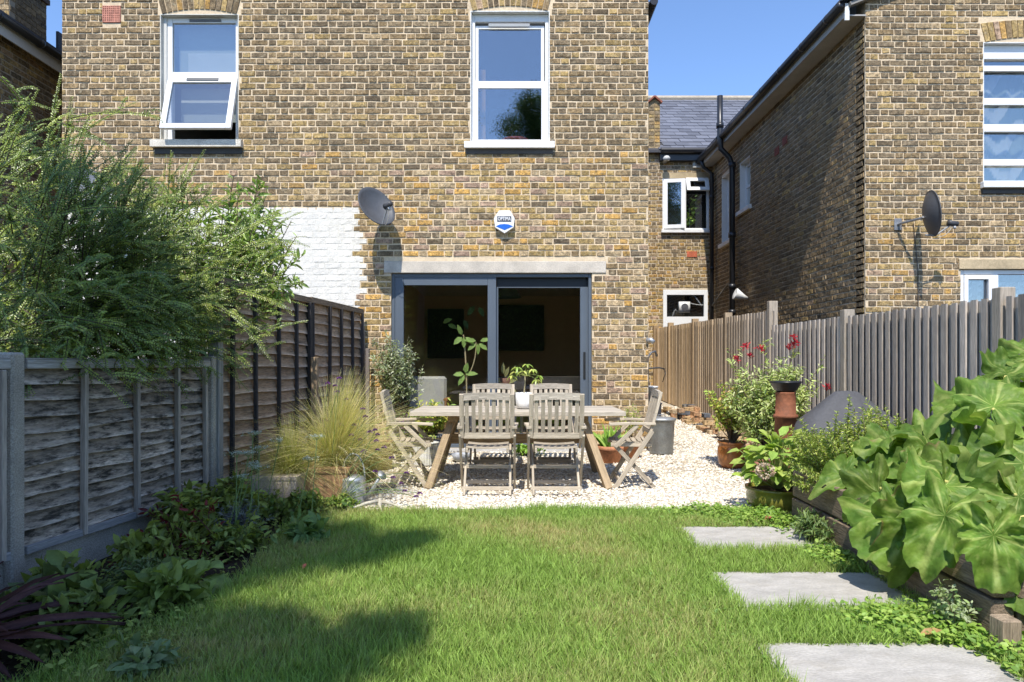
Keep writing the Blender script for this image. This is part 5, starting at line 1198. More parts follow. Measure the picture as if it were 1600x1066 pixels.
# olive bowl with hydrangea
px_, py_ = 2.235, 5.75
t = pot('bowl_planter', 'olive green glazed bowl planter at the edge of the gravel', 'planter', px_, py_, [(.15, 0), (.20, .02), (.245, .08), (.255, .135), (.24, .175), (.262, .185), (.262, .205)], 'glaze', (.20, .185, .035))
t = thing('hydrangea', 'hydrangea with broad light green leaves and one faded flower head', 'plant', (px_, py_, .2)); st = MB()
for k in range(190):
    v = ell_tips((px_, py_-.03, .40), (.33, .29, .25), 1, -.5, .5)[0]
    c_ = curve((px_, py_, .18), v, (0, 0, .05), 4); st.tube(c_, .003, 4, (.3, .35, .12), False)
    lv = Leaves(); d = (v-Vector((px_, py_, .25))); d.z *= .4; d = d.normalized()+Vector((0, -.1, -.25))+rv(.25)
    lv.add(v, d, Vector((0, -.25, 1))+rv(.25), rnd.uniform(.10, .145), rnd.uniform(.07, .095), pick([(.34, .45, .09), (.27, .40, .08), (.40, .48, .12)])); lv.obj('leaf', 'bigleaf', t, fold=.12, droop=.3)
st.obj('stem', 'stem', t)
lv = Leaves(); hc = PP(1196, 736, 5.40)
for k in range(260): v = rv(1).normalized(); lv.add(hc+Vector((v.x*.062, v.y*.05, v.z*.05)), v+rv(.3), rv(1), .02, .018, pick([(.62, .50, .38), (.70, .60, .46), (.5, .36, .26)]))
lv.obj('flower', 'petal', t, 'tiny')
# rosemary
t = thing('rosemary_bush', 'upright green rosemary bush spilling over the raised bed', 'shrub', (2.55, 5.0, .4)); lv = Leaves(); st = MB()
for k in range(230):
    a = rnd.uniform(0, 6.28); rr = rnd.random()**.5; bx_, by_ = 2.60+.10*math.cos(a), 5.0+.12*math.sin(a)
    tx, ty = 2.54+.56*rr*math.cos(a), 4.98+.38*rr*math.sin(a)
    zt = .54+.42*(1-rr*.7)*rnd.uniform(.55, 1.15); 
    if rnd.random() < .14: zt += .12
    if math.cos(a) < -.2 and rnd.random() < .5: zt = rnd.uniform(.32, .55); 
    pts = curve((bx_, by_, .38), (tx, ty, zt), (.12*math.cos(a), .1*math.sin(a), -.03), 8)
    st.tube(pts, [.004*(1-.6*i/8) for i in range(9)], 4, (.2, .16, .1), False)
    twig_leaves(lv, pts, 110, .12, .036, .0095, [(.46, .54, .13), (.34, .44, .10), (.56, .60, .19), (.23, .32, .09)], spread=.8, whorl=True)
lv.obj('foliage', 'leaf', t, 'tiny'); st.obj('stem', 'stem', t)

# ================================================================ RHUBARB
def rhubarb_leaf(parent, c, size, face, up, seed, curl=.15, tone=1.0):
    """c: leaf base (petiole joint) world; face: normal direction; up: direction of midrib"""
    rs = random.Random(seed); face = Vector(face).normalized(); up = Vector(up); up = (up-face*up.dot(face)).normalized(); s_ = up.cross(face)
    NA, NRr = 90, 11; V = []; cc = []; Fc = []; ph = [rs.uniform(0, 6.28) for _ in range(8)]; lob = rs.uniform(.045, .085); rot = rs.uniform(.9, 1.15)
    brown = rs.random() < .2
    def out(a):     # a=0 tip, +-pi base notch
        k = abs(a)/math.pi
        r = .50*(1-.10*k)+.24*max(0, math.cos(a))**2+lob*math.cos(5*a)+.03*math.cos(9*a+ph[0])+.026*math.cos(17*a+ph[1])+.018*math.cos(29*a+ph[2])+.05*math.cos(2*a+ph[3])
        if k > .86: r *= 1-(k-.86)/.14*.75
        return r
    droop = rs.uniform(.10, .55); vf = rs.uniform(.1, .5); tw = rs.uniform(-.35, .35)
    for j in range(NRr+1):
        f = j/NRr
        for i in range(NA):
            a = -math.pi+2*math.pi*(i+.5)/NA; ro = out(a); r = ro*f
            x = r*math.sin(a)*size; y = (r*math.cos(a)+.05)*size; yn = r*math.cos(a); xn = r*math.sin(a)
            vein = (max(0, math.cos(5*a))**26+.45*max(0, math.cos(f*18-abs(math.sin(2.5*a+1.57))*6))**12*(f > .15))*(1-f*.55)
            h = -droop*size*max(0, yn+.1)**2*1.6-curl*size*xn*xn*1.8+vf*size*abs(xn)*.8+tw*size*xn*yn*1.6
            h += size*(.075*f**2*math.sin(a*4+ph[4])+.085*f**3*math.sin(a*9+ph[5])+.06*f**4*math.sin(a*16+ph[6])+.05*f*abs(math.sin(2.5*a+1.57))+.02*math.sin(f*15+math.sin(a*6+seed)*2.5)*f)
            h += size*.16*noise.noise(Vector((xn*3.2, yn*3.2, seed*3)))+size*.05*noise.noise(Vector((xn*11, yn*11, seed)))*f
            p = Vector(c)+s_*x+up*y+face*h; V.append(tuple(p))
            n_ = noise.noise(Vector((xn*4, yn*4, seed*7)))
            g = mixc((.09, .175, .028), (.16, .25, .04), min(1, max(0, .5+n_))); g = mixc(g, (.40, .46, .14), min(1, vein*1.3)); 
            if brown and f > .93 and noise.noise(Vector((a*3, seed, 1))) > .22: g = (.26, .20, .08)
            cc.append(tuple(q*tone for q in g))
    for j in range(NRr):
        for i in range(NA-1):
            if j in (5, 7) and rs.random() < .006: continue
            Fc.append((j*NA+i, j*NA+i+1, (j+1)*NA+i+1, (j+1)*NA+i))
    return raw_mesh('leaf', V, Fc, cc, V, 'bigleaf', parent, True)
rhb = thing('rhubarb_plant', 'rhubarb with huge crinkled green leaves in the raised bed', 'plant', (2.95, 3.9, .38)); stalks = MB()
RL = [  # px, py, depth, size, face, up
 (1575, 590, 4.1, .40, (-.3, -1, .5), (.6, 0, .8)), (1560, 640, 3.9, .50, (-.35, -.9, .5), (-.1, -.2, 1)), (1515, 620, 4.3, .42, (-.5, .2, .9), (-1, -.1, .1)),
 (1440, 690, 4.3, .56, (0, -.45, 1), (-1, -.2, -.25)), (1400, 690, 4.4, .42, (-.4, -.2, 1), (-1, 0, .1)), (1500, 730, 3.8, .56, (-.1, -1, .8), (-.9, -.3, .1)), (1450, 740, 4.1, .44, (-.2, -.8, .7), (-.8, .1, -.6)),
 (1470, 760, 3.6, .46, (-.1, -1, .55), (-.2, -.2, -1)), (1430, 790, 3.55, .52, (-.6, -.7, .45), (-.8, -.3, -.9)), (1545, 770, 3.45, .58, (.1, -1, .75), (.5, -.3, -.5)),
 (1580, 830, 3.15, .5, (.2, -.9, .3), (-.1, -.2, -1)), (1600, 720, 3.6, .52, (-.2, -.9, .8), (-.6, -.2, .3)), (1590, 780, 3.4, .50, (0, -.8, .8), (.4, -.2, -.4)),
 (1485, 800, 3.35, .42, (-.4, -1, .35), (-.7, -.3, -.9)), (1425, 740, 4.1, .42, (-.2, -.9, .5), (-.8, -.2, -.5)), (1450, 700, 4.2, .4, (0, -.9, .6), (.2, -.1, 1)), (1398, 800, 3.68, .50, (-.7, -.6, .3), (-.55, -.3, -1)), (1372, 762, 4.0, .42, (-.3, -.9, .6), (-1, -.2, -.2)), (1330, 740, 4.6, .30, (-.2, -.8, .7), (-.9, -.2, .1)), (1540, 680, 4.2, .42, (.1, -.7, .9), (.6, .2, .5)), (1610, 650, 4.0, .46, (0, -.9, .7), (.4, -.1, .6)),
 (1600, 880, 3.1, .46, (.1, -1, .4), (.2, -.3, -1)), (1360, 700, 4.7, .36, (0, -.6, 1), (-.8, .2, .2)),
 (1560, 850, 2.98, .40, (-.3, -1, .3), (-.1, -.3, -1)), (1410, 755, 4.2, .40, (-.1, -.7, .8), (-.9, -.2, -.3)), 
 (1570, 700, 3.7, .46, (0, -.8, .6), (.2, 0, 1)), (1600, 560, 4.2, .4, (-.2, -.9, .5), (.3, 0, 1)), (1500, 790, 3.5, .5, (.2, -.8, .6), (.6, -.2, -.7)),
]
root_ = Vector((3.0, 4.0, .36)); rnd.seed(21)
for i, (px, py, Y, s_, fa, up_) in enumerate(RL):
    c = Vector((WX(px, Y), Y, WZ(py, Y)))
    fa = Vector(fa).normalized()*1.0+Vector((rnd.uniform(-.45, .45), rnd.uniform(-.2, .2), rnd.uniform(.05, .75))); c += rv(.02)
    rhubarb_leaf(rhb, c, s_*rnd.uniform(.72, .92), fa, up_, i*1.37+.5, curl=rnd.uniform(-.2, .5), tone=rnd.uniform(.75, 1.3))
    b = root_+Vector((rnd.uniform(-.15, .15), rnd.uniform(-.25, .25), 0)); pts = curve(b, c, (0, 0, .12), 8)
    stalks.tube(pts, [.019-.0012*k for k in range(9)], 7, (.50, .46, .15))
stalks.obj('stalk', 'stem', rhb, True)

# ================================================================ LEFT: grass planters, can, driftwood
t = thing('planter_box', 'terracotta coloured square planter under the feathery grass', 'planter', (-1.62, 6.1, 0)); mb = MB()
V = []; 
def tapbox(mb, cx, cy, z0, z1, a0, a1, col, bev=0):
    mb.add([(cx-a0, cy-a0, z0), (cx+a0, cy-a0, z0), (cx+a0, cy+a0, z0), (cx-a0, cy+a0, z0), (cx-a1, cy-a1, z1), (cx+a1, cy-a1, z1), (cx+a1, cy+a1, z1), (cx-a1, cy+a1, z1)], [(3, 2, 1, 0), (4, 5, 6, 7), (0, 1, 5, 4), (1, 2, 6, 5), (2, 3, 7, 6), (3, 0, 4, 7)], col)
tapbox(mb, -1.62, 6.1, 0, .33, .17, .20, (.42, .24, .13)); mb.obj('body', 'terracotta', t)
mb = MB(); tapbox(mb, -1.62, 6.1, .30, .345, .205, .215, (.44, .26, .14)); mb.obj('rim', 'terracotta', t)
t = thing('planter_box', 'pale pinkish square planter in dappled shade left of the terracotta one', 'planter', (-1.98, 5.85, 0)); mb = MB()
tapbox(mb, -1.98, 5.85, 0, .30, .17, .19, (.50, .42, .36)); mb.obj('body', 'concrete', t); mb = MB(); tapbox(mb, -1.98, 5.85, .28, .31, .195, .20, (.5, .42, .36)); mb.obj('rim', 'concrete', t)
def tuft(label, c, n, L, spread, pal, name='ornamental_grass', lean=(0, 0), w=.004):
    t = thing(name, label, 'ornamental grass', c); P = []; D = []; N = []; Ls = []; Ws = []; Cc = []
    mb = None; V = []; Fc = []; cc = []
    for i in range(n):
        a = rnd.uniform(0, 6.28); s_ = abs(rnd.gauss(0, spread)); l = L*rnd.uniform(.55, 1.1)
        d = Vector((math.cos(a)*s_+lean[0], math.sin(a)*s_+lean[1], 1)).normalized(); p = Vector(c)+Vector((rnd.gauss(0, .04), rnd.gauss(0, .04), 0)); col = pick(pal, .2)
        side = Vector((0, 0, 1)).cross(d)
        side = side.normalized() if side.length > .01 else Vector((1, 0, 0)); side = (side+rv(.5)).normalized()
        K = 5; b = len(V)
        for k in range(K+1):
            q = k/K; pp_ = p+d*l*q+Vector((d.x, d.y, 0))*l*q*q*.55+Vector((0, 0, -1))*l*q*q*(.12+.55*s_)
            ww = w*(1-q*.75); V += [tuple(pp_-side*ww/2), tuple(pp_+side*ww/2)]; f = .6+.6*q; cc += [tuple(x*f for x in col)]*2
        for k in range(K): Fc.append((b+2*k, b+2*k+1, b+2*k+3, b+2*k+2))
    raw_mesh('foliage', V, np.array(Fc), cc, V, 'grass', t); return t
ST = [(.78, .66, .36), (.86, .76, .48), (.64, .60, .24), (.46, .50, .15), (.80, .68, .40)]
tuft('big golden feather grass fountain in the terracotta planter', (-1.60, 6.1, .3), 2600, 1.0, .42, ST, lean=(.12, -.02), w=.0032)
tuft('lower drooping golden grass clump in the pale planter', (-1.92, 5.9, .27), 1500, .62, .8, [(.46, .44, .16), (.58, .52, .26), (.34, .38, .10)], lean=(0, -.1), w=.003)
tuft('small golden grass clump behind the feather grass by the wall', (-1.42, 6.6, .1), 1100, .72, .55, ST, lean=(.15, 0), w=.003)
# watering can
wx_, wy_ = -1.39, 5.98
t = thing('watering_can', 'galvanised metal watering can at the lawn edge', 'watering can', (wx_, wy_, 0))
mb = MB(); mb.lathe([(.105, 0), (.112, .01), (.108, .02), (.106, .12), (.110, .13), (.106, .14), (.104, .22), (.108, .235), (.06, .26), (.045, .265), (.04, .262)], 32, (wx_, wy_, .01), (.50, .52, .54)); mb.obj('body', 'zinc', t, True)
mb = MB(); mb.tube([(wx_+.10, wy_-.02, .06), (wx_+.17, wy_-.05, .14), (wx_+.25, wy_-.10, .27)], [.022, .017, .014], 10, (.48, .5, .52)); mb.tube([(wx_+.25, wy_-.10, .27), (wx_+.275, wy_-.115, .29)], [.02, .045], 12, (.48, .5, .52)); mb.obj('spout', 'zinc', t, True)
mb = MB(); mb.tube([(wx_+.10*math.cos(a)-.0, wy_, .25+.21*math.sin(a)) for a in [math.pi*k/14 for k in range(15)]], .007, 7, (.5, .52, .54)); mb.tube(curve((wx_-.10, wy_, .22), (wx_-.105, wy_, .06), (-.12, 0, 0), 8), .007, 7, (.5, .52, .54)); mb.obj('handle', 'zinc', t, True)
# driftwood
t = thing('driftwood', 'bleached forked driftwood branch on the edge of the gravel', 'driftwood', (-1.15, 5.85, 0)); mb = MB(); dc = (.50, .46, .38)
mb.tube([(-1.14, 5.93, .10), (-1.13, 5.85, .075), (-1.12, 5.78, .05), (-1.07, 5.62, .01)], [.022, .022, .018, .007], 8, dc); mb.tube([(-1.13, 5.85, .075), (-1.24, 5.80, .06), (-1.34, 5.72, .035), (-1.40, 5.66, .015)], [.018, .015, .011, .006], 8, dc)
mb.tube([(-1.12, 5.82, .07), (-1.03, 5.80, .06), (-.93, 5.72, .04), (-.86, 5.68, .01)], [.016, .012, .01, .005], 8, dc); mb.tube([(-1.24, 5.8, .06), (-1.28, 5.84, .03), (-1.36, 5.85, .01)], [.01, .008, .004], 6, dc); mb.obj('branch', 'wood', t, True)
# back row pots
pot('plant_pot', 'white ribbed round planter behind the left end chair', 'planter', -1.05, 8.15, [(.15, 0), (.16, .02), (.175, .26), (.182, .27)], 'glaze', (.66, .66, .63), n=64, ribs=1, amp=.015, smooth=False)
t = thing('plant', 'low plant in the white ribbed planter behind the left chair', 'plant', (-1.05, 8.15, .28)); shrub(t, (-1.05, 8.15, .28), ell_tips((-1.05, 8.15, .36), (.15, .12, .08), 22, -.2), (.04, .02), YG, 8, .4, .003)
pot('plant_pot', 'small grey bowl on the gravel beyond the table', 'planter', -.62, 8.35, [(.06, 0), (.10, .04), (.125, .10)], 'glaze', (.36, .38, .42))
pot('plant_pot', 'dark tall pot holding the olive bush by the left door jamb', 'planter', -1.42, 8.9, [(.13, 0), (.15, .2), (.17, .42), (.18, .44)], 'black', (.05, .05, .06))
t = thing('shrub', 'silvery olive bush in front of the left door jamb', 'shrub', (-1.42, 8.9, .5))
tips = ell_tips((WX(615, 8.9), 8.88, WZ(565, 8.9)), (.36, .24, .42), 95, -.9, .3)+[Vector((WX(577, 8.9), 8.9, WZ(575, 8.9))), Vector((WX(640, 8.9), 8.8, WZ(525, 8.9))), Vector((WX(662, 8.8), 8.8, WZ(570, 8.9)))]
shrub(t, (-1.42, 8.9, .5), tips, (.055, .017), [(.42, .46, .29), (.32, .38, .20), (.56, .58, .43), (.22, .28, .12)], 22, .3, .007, sub=4, subl=.15)
t = thing('shrub', 'yellow green spotted shrub behind the left end of the table', 'shrub', (-.98, 8.5, .4))
pot('plant_pot', 'grey square edged pot under the yellow green shrub', 'planter', -1.0, 8.55, [(.12, 0), (.15, .3)], 'concrete', (.3, .31, .33), n=4)
shrub(t, (-1.0, 8.55, .3), ell_tips((-1.02, 8.5, .60), (.34, .2, .22), 60, -.4, .3), (.07, .024), [(.48, .48, .08), (.34, .42, .07), (.56, .52, .12), (.22, .34, .06)], 14, .3, .005, sub=2)
# terracotta troughs right of door
for k, (x, y, r_, h, lb) in enumerate([(1.20, 8.35, .16, .2, 'round terracotta pot behind the right end chair'), (1.48, 8.6, .15, .24, 'terracotta pot close to the brick wall behind the right chair')]):
    pot('plant_pot', lb, 'plant pot', x, y, [(r_*.75, 0), (r_*.95, h*.7), (r_*1.06, h*.72), (r_*1.06, h)], 'terracotta', (.46, .20, .10), group='terracotta pots right of the doors')
t = thing('fern', 'bright green strappy fern below the brick pier right of the doors', 'plant', (1.2, 8.35, .18)); lv = Leaves()
for k in range(60): a = rnd.uniform(0, 6.28); lv.add((1.2+rnd.gauss(0, .05), 8.35+rnd.gauss(0, .04), .18), (math.cos(a)*.6, math.sin(a)*.5, 1.1), (rnd.gauss(0, .5), -1, .5), rnd.uniform(.22, .36), .035, pick([(.26, .44, .06), (.36, .50, .10), (.16, .32, .05)]))
lv.obj('foliage', 'leaf', t, droop=.3)
t = thing('shrub', 'thin wispy green plant against the brick pier', 'plant', (1.5, 8.6, .22)); shrub(t, (1.5, 8.6, .22), ell_tips((1.5, 8.65, .52), (.2, .15, .27), 26, -.2), (.06, .01), YG, 16, .3, .003)
t = thing('plant', 'small bright green plant on the gravel beyond the table centre', 'plant', (.2, 8.75, .05)); shrub(t, (.2, 8.75, .06), ell_tips((.2, 8.75, .12), (.24, .12, .12), 34, 0), (.06, .03), [(.25, .45, .06), (.35, .5, .1)], 9, .3, .003)
t = thing('plant', 'purple and green flowering plant by the left door jamb', 'plant', (-1.35, 8.3, .05)); shrub(t, (-1.38, 8.3, .1), ell_tips((-1.36, 8.3, .42), (.2, .15, .32), 36, -.2), (.05, .02), [(.10, .16, .05), (.2, .3, .08), (.22, .10, .2)], 14, .2, .004)
pot('plant_pot', 'dark brown pot beside the left end chair', 'planter', -1.52, 7.9, [(.12, 0), (.17, .3), (.18, .32)], 'terracotta', (.20, .10, .06))

# ================================================================ LEFT BED PLANTS
def flowers(label, stems, heads, col, name='verbena', hs=.02, stemcol=(.16, .22, .08)):
    t = thing(name, label, 'flowering plant', stems[0][0]); st = MB()
    for s_ in stems: st.tube(curve(*s_, 8), .0028, 5, stemcol, False)
    st.obj('stem', 'stem', t)
    for hpos in heads:
        lv = Leaves()
        for k in range(60): v = rv(1).normalized(); v.z = abs(v.z)*.7; lv.add(Vector(hpos)+v*hs*.6, v, rv(1), hs*.7, hs*.45, pick(col))
        lv.obj('flower_head', 'petal', t, 'tiny')
PUR = [(.22, .07, .30), (.30, .12, .40), (.12, .05, .12)]
hp = [(530, 592), (524, 604), (512, 600), (527, 613), (567, 640), (571, 652), (553, 665), (541, 625), (509, 658), (586, 673), (590, 680), (578, 676), (563, 688), (568, 706), (590, 704), (533, 665), (549, 681)]
hh = [PP(a, b, 5.9+rnd.uniform(-.1, .2)) for a, b in hp]
flowers('wiry purple verbena rising through the golden grass', [(Vector((-1.75+rnd.uniform(-.1, .3), 6.0, 0)), h_, (rnd.uniform(-.1, .1), 0, .1)) for h_ in hh], hh, PUR)
hp = [(614, 747), (635, 740), (627, 757), (650, 777), (656, 772), (632, 768), (600, 700), (612, 716), (588, 690), (586, 738)]
hh = [PP(a, b, 5.85) for a, b in hp]
flowers('leaning purple verbena stems arching over the gravel edge', [(Vector((-1.55, 5.8, 0)), h_, (0, 0, .18)) for h_ in hh], hh, PUR)
hp = [(395, 677, 4.9), (405, 700, 4.95), (370, 708, 4.7), (388, 708, 4.75), (395, 725, 4.8), (402, 730, 4.75), (377, 745, 4.7), (495, 682, 5.2), (483, 716, 5.2), (436, 688, 5.3)]
def umbels():
    t = thing('wild_carrot', 'wild carrot with flat pale flower heads in front of the tall fence', 'flowering plant', (-2.1, 4.9, 0)); st = MB()
    for (a, b, Y) in hp:
        h_ = PP(a, b, Y); base = Vector((h_.x-.06+rnd.uniform(-.1, .1), Y-.02, 0)); st.tube(curve(base, h_-Vector((0, 0, .03)), (0, 0, .02), 8), .0032, 5, (.2, .28, .1), False)
        lv = Leaves()
        for k in range(16):
            q = h_+Vector((rnd.gauss(0, .03), rnd.gauss(0, .03), rnd.uniform(0, .006))); st.tube([h_-Vector((0, 0, .03)), q], .001, 3, (.25, .32, .12), False)
            for m_ in range(7): lv.add(q+rv(.006), rv(1)+Vector((0, 0, .4)), (0, 0, 1), .010, .009, pick([(.62, .66, .56), (.5, .56, .42)]))
        lv.obj('flower_head', 'petal', t, 'tiny')
    st.obj('stem', 'stem', t)
umbels()
DG = [(.22, .26, .05), (.28, .34, .07), (.14, .17, .035), (.34, .40, .09)]
# red leaved peony-like shrub
t = thing('shrub', 'leggy shrub with dark red and green leaves before the low fence', 'shrub', (-2.15, 4.5, 0)); lv = Leaves(); st = MB(); 
for (a, b, Y) in [(205, 858, 4.3), (228, 835, 4.3), (250, 800, 4.4), (262, 815, 4.4), (278, 776, 4.5), (300, 800, 4.4), (327, 790, 4.5), (240, 870, 4.2), (285, 840, 4.3), (320, 850, 4.3), (215, 840, 4.5), (340, 830, 4.5), (180, 880, 4.2), (265, 870, 4.1), (312, 810, 4.6), (232, 800, 4.6), (360, 850, 4.6), (350, 880, 4.3)]:
    tp_ = PP(a, b, Y); pts = curve((-2.05+rnd.uniform(-.25, .25), Y, 0), tp_, (rnd.uniform(-.08, .08), 0, .05), 7); st.tube(pts, .0035, 5, (.12, .05, .04), False)
    twig_leaves(lv, pts, 24, .25, .075, .028, DG, whorl=True); 
    for k in range(7): lv.add(tp_+rv(.012), Vector((rnd.uniform(-1, 1), rnd.uniform(-1, 1), rnd.uniform(-1, .6))), rv(1), .065, .022, pick([(.16, .02, .025), (.22, .03, .03), (.10, .02, .02)]))
st.obj('stem', 'stem', t); lv.obj('foliage', 'leaf', t)
# broad leaf plant
def broad_leaf(parent, base, tip, wid, arch, col, twist=0):
    base = Vector(base); tip = Vector(tip); pts = curve(base, tip, (0, 0, arch), 10); V = []; Fc = []; cc = []
    ax = (tip-base).normalized(); side = ax.cross(Vector((0, -.35, 1))).normalized(); side = (Matrix.Rotation(twist, 3, ax) @ side)
    for k, p in enumerate(pts):
        q = k/10; w_ = wid*(math.sin(math.pi*min(1, q**1.25*1.0))**.65*.5 if 0 < q < 1 else .004); up = side.cross(ax)
        for s_ in (-1, -.5, 0, .5, 1):
            V.append(tuple(p+side*w_*s_+up*(abs(s_)*w_*.28+.004*math.sin(q*22+s_*3)))); c_ = 1.25 if s_ == 0 else rnd.uniform(.92, 1.05); cc.append(tuple(x*c_ for x in col))
    for k in range(10):
        for j in range(4): a = k*5+j; Fc.append((a, a+1, a+6, a+5))
    raw_mesh('leaf', V, Fc, cc, V, 'bigleaf', parent, True)
t = thing('broadleaf_plant', 'plant with large upright oval leaves at the lawn edge', 'plant', (-1.80, 3.85, 0)); bc = (.26, .34, .10)
base = Vector((-1.80, 3.85, .0))
for (a, b, dY, wd_, ar, k_) in [(235, 885, .1, .12, .08, .6), (318, 875, .1, .13, .05, 1.2), (350, 888, 0, .12, .08, 1.25), (363, 945, -.15, .12, .16, .9), (275, 885, .15, .11, .03, .8), (300, 900, .2, .1, .02, .9), (285, 930, -.1, .06, .05, .9), (325, 940, -.1, .07, .08, 1)]:
    broad_leaf(t, base, PP(a, b, 3.85+dY), wd_*1.3, ar, tuple(c*k_ for c in bc), rnd.uniform(-.5, .5))
# cordyline
t = thing('cordyline', 'dark purple spiky cordyline at the bottom left corner', 'plant', (-2.28, 2.75, 0)); cc0 = (.10, .045, .042)
for k in range(46):
    a = rnd.uniform(-1.9, 1.9); l = rnd.uniform(.45, .75); elv = rnd.uniform(-.15, .75)
    tipv = Vector((-2.28+math.cos(a)*l*math.cos(elv), 2.75+math.sin(a)*l*.6*math.cos(elv), .10+l*math.sin(elv)*.8))
    broad_leaf(t, (-2.30, 2.75, .06+rnd.uniform(0, .08)), tipv, .032, .10, vary(cc0, .6, 1.5), rnd.uniform(-.6, .6))
mb = MB(); mb.tube([(-2.3, 2.75, 0), (-2.3, 2.75, .12)], .03, 8, (.1, .08, .06)); mb.obj('stem', 'stem', t)
# assorted bed plants
def clump(label, x, y, rx_, ry_, h, n, leaf, pal, name='plant', nl=10, m='leaf', z=None, kd='leaf'):
    z = gz(y) if z is None else z; t = thing(name, label, 'plant', (x, y, z)); shrub(t, (x, y, z), ell_tips((x, y, z+h*.35), (rx_, ry_, h*.65), n, -.3, .3), leaf, pal, nl, .3, .003, mat_=m, kind=kd, sub=1, subl=.08)
clump('low clump of broad dark leaves below the low fence at far left', -2.25, 3.3, .28, .3, .24, 26, (.12, .075), [(.14, .18, .05), (.18, .24, .06), (.10, .13, .04)])
clump('dusky green foliage clump beside the cordyline', -1.95, 3.05, .25, .2, .2, 26, (.08, .045), [(.16, .21, .05), (.22, .28, .07)])
clump('crinkled mid green leaves before the broad leaved plant', -1.75, 3.45, .22, .18, .2, 30, (.10, .05), [(.24, .31, .07), (.17, .23, .05)])
clump('grey green lobed seedling at the bottom edge of the lawn', -1.45, 2.72, .2, .12, .1, 20, (.06, .03), [(.24, .30, .14), (.18, .25, .10)])
clump('fine feathery green plant behind the broad leaved plant', -2.05, 3.75, .22, .2, .22, 30, (.035, .010), [(.12, .18, .05), (.18, .22, .09)], nl=30)
clump('green leafy mound at the foot of the low fence', -2.25, 4.15, .22, .25, .22, 26, (.075, .04), DG)
clump('green mound right of the red leaved shrub', -1.8, 4.55, .2, .22, .24, 36, (.06, .03), DG+[(.2, .28, .08)])
clump('small light green hosta like plant by the lawn edge', -1.42, 4.75, .14, .14, .14, 18, (.10, .05), [(.22, .32, .09), (.17, .27, .08)])
clump('dark leafy mound at the foot of the tall fence', -2.15, 5.3, .3, .3, .42, 70, (.08, .045), DG)
clump('leafy weeds in front of the pale planter', -1.75, 5.45, .32, .22, .25, 60, (.055, .03), DG+[(.18, .28, .07)])
clump('bright weeds at the lawn edge by the watering can', -1.45, 5.75, .22, .12, .13, 40, (.04, .025), GRN+YG)
clump('silvery lavender stems in the left bed', -1.95, 4.9, .2, .15, .32, 45, (.04, .006), [(.30, .32, .30), (.20, .22, .18), (.14, .16, .26)], nl=20)
clump('leafy clump between the low fence and the tall grass', -2.3, 4.85, .2, .25, .45, 45, (.09, .045), DG)
clump('dark foliage at the base of the low fence near the post', -2.45, 3.7, .15, .22, .2, 20, (.07, .04), DG)
# ground cover on right
def cover(name, label, pts, n, leaf, pal, hmax=.06):
    P = []; lv = Leaves()
    for i in range(n):
        (cx, cy, r1, r2) = rnd.choice(pts); x = cx+rnd.gauss(0, r1); y = cy+rnd.gauss(0, r2)
        if in_slab(x, y, .05): continue
        if x > 2.09+.03*(y-3) and y > 2.98: x = 2.08-abs(rnd.gauss(0, .1))
        lv.add((x, y, gz(y)+rnd.uniform(.01, hmax)*(1-min(1, abs(x-cx)/(3*r1)))+.01), (rnd.gauss(0, 1), rnd.gauss(0, 1), rnd.uniform(-.2, .7)), (rnd.gauss(0, .3), rnd.gauss(0, .3)-.2, 1), leaf*rnd.uniform(.6, 1.2), leaf*rnd.uniform(.5, .9), pick(pal))
    o = lv.obj(name, 'leaf', None, fold=.2); setprops(o, label, None, None, 'stuff')
cover('ground_cover', 'bright creeping weeds along the foot of the raised bed', [(1.75, 3.2, .12, .1), (1.95, 3.15, .14, .14), (2.1, 2.9, .16, .12), (2.2, 2.65, .2, .15), (2.0, 5.45, .12, .12), (1.9, 5.3, .2, .1), (1.7, 5.5, .22, .07), (2.0, 4.25, .1, .1), (2.1, 5.2, .08, .2), (1.55, 5.6, .25, .06), (2.45, 2.7, .2, .15)], 7500, .032, [(.24, .38, .06), (.32, .44, .09), (.16, .28, .05)], .09)
cover('lawn_weeds', 'clover and dandelion leaves scattered through the lawn', [(0, 4.3, 1.0, .9), (.9, 3.3, .4, .5), (1.3, 5.35, .3, .2), (-.6, 5.5, .7, .12), (.9, 5.62, .9, .05)], 1700, .026, [(.15, .26, .05), (.22, .34, .07)], .04)
cover('bed_foliage', 'mixed low leaves filling the shaded left border', [(-2.1, 3.4, .3, .4), (-2.0, 4.2, .3, .5), (-1.95, 5.1, .25, .4), (-1.75, 3.0, .2, .3), (-2.3, 5.6, .15, .3)], 2600, .03, DG, .10)
clump('upright white tipped weed against the near end of the raised bed', 2.02, 3.12, .14, .1, .26, 26, (.03, .016), [(.36, .42, .24), (.28, .38, .14)], nl=14)
clump('dark green weeds growing at the far slab against the sleeper', 2.08, 4.72, .14, .28, .26, 50, (.06, .016), [(.12, .19, .06), (.2, .28, .08)])
clump('yellow green weed at the bottom right corner', 2.5, 3.0-.12, .2, .12, .22, 36, (.05, .028), [(.28, .42, .07), (.2, .33, .06)])
# ferny tuft between sleeper and slab
# fallen leaves
def fallen(label, c, l, w_, col, d):
    lv = Leaves(); lv.add(c, d, (0, -.4, 1), l, w_, col); o = lv.obj('fallen_leaf', 'leaf', None, fold=.5, droop=-.3); setprops(o, label, 'fallen leaf')
fallen('red fallen leaf beyond the farthest slab', (1.93, 5.22, .05), .075, .05, (.42, .07, .05), (1, .2, .1))
fallen('curled tan fallen leaf at the edge of the nearest slab', (1.80, 3.02, .05), .09, .045, (.50, .30, .12), (1, -.3, .1))
fallen('small red brown fallen leaf lying on the lawn', (-1.22, 3.98, .05), .04, .03, (.40, .13, .08), (.3, 1, .4))

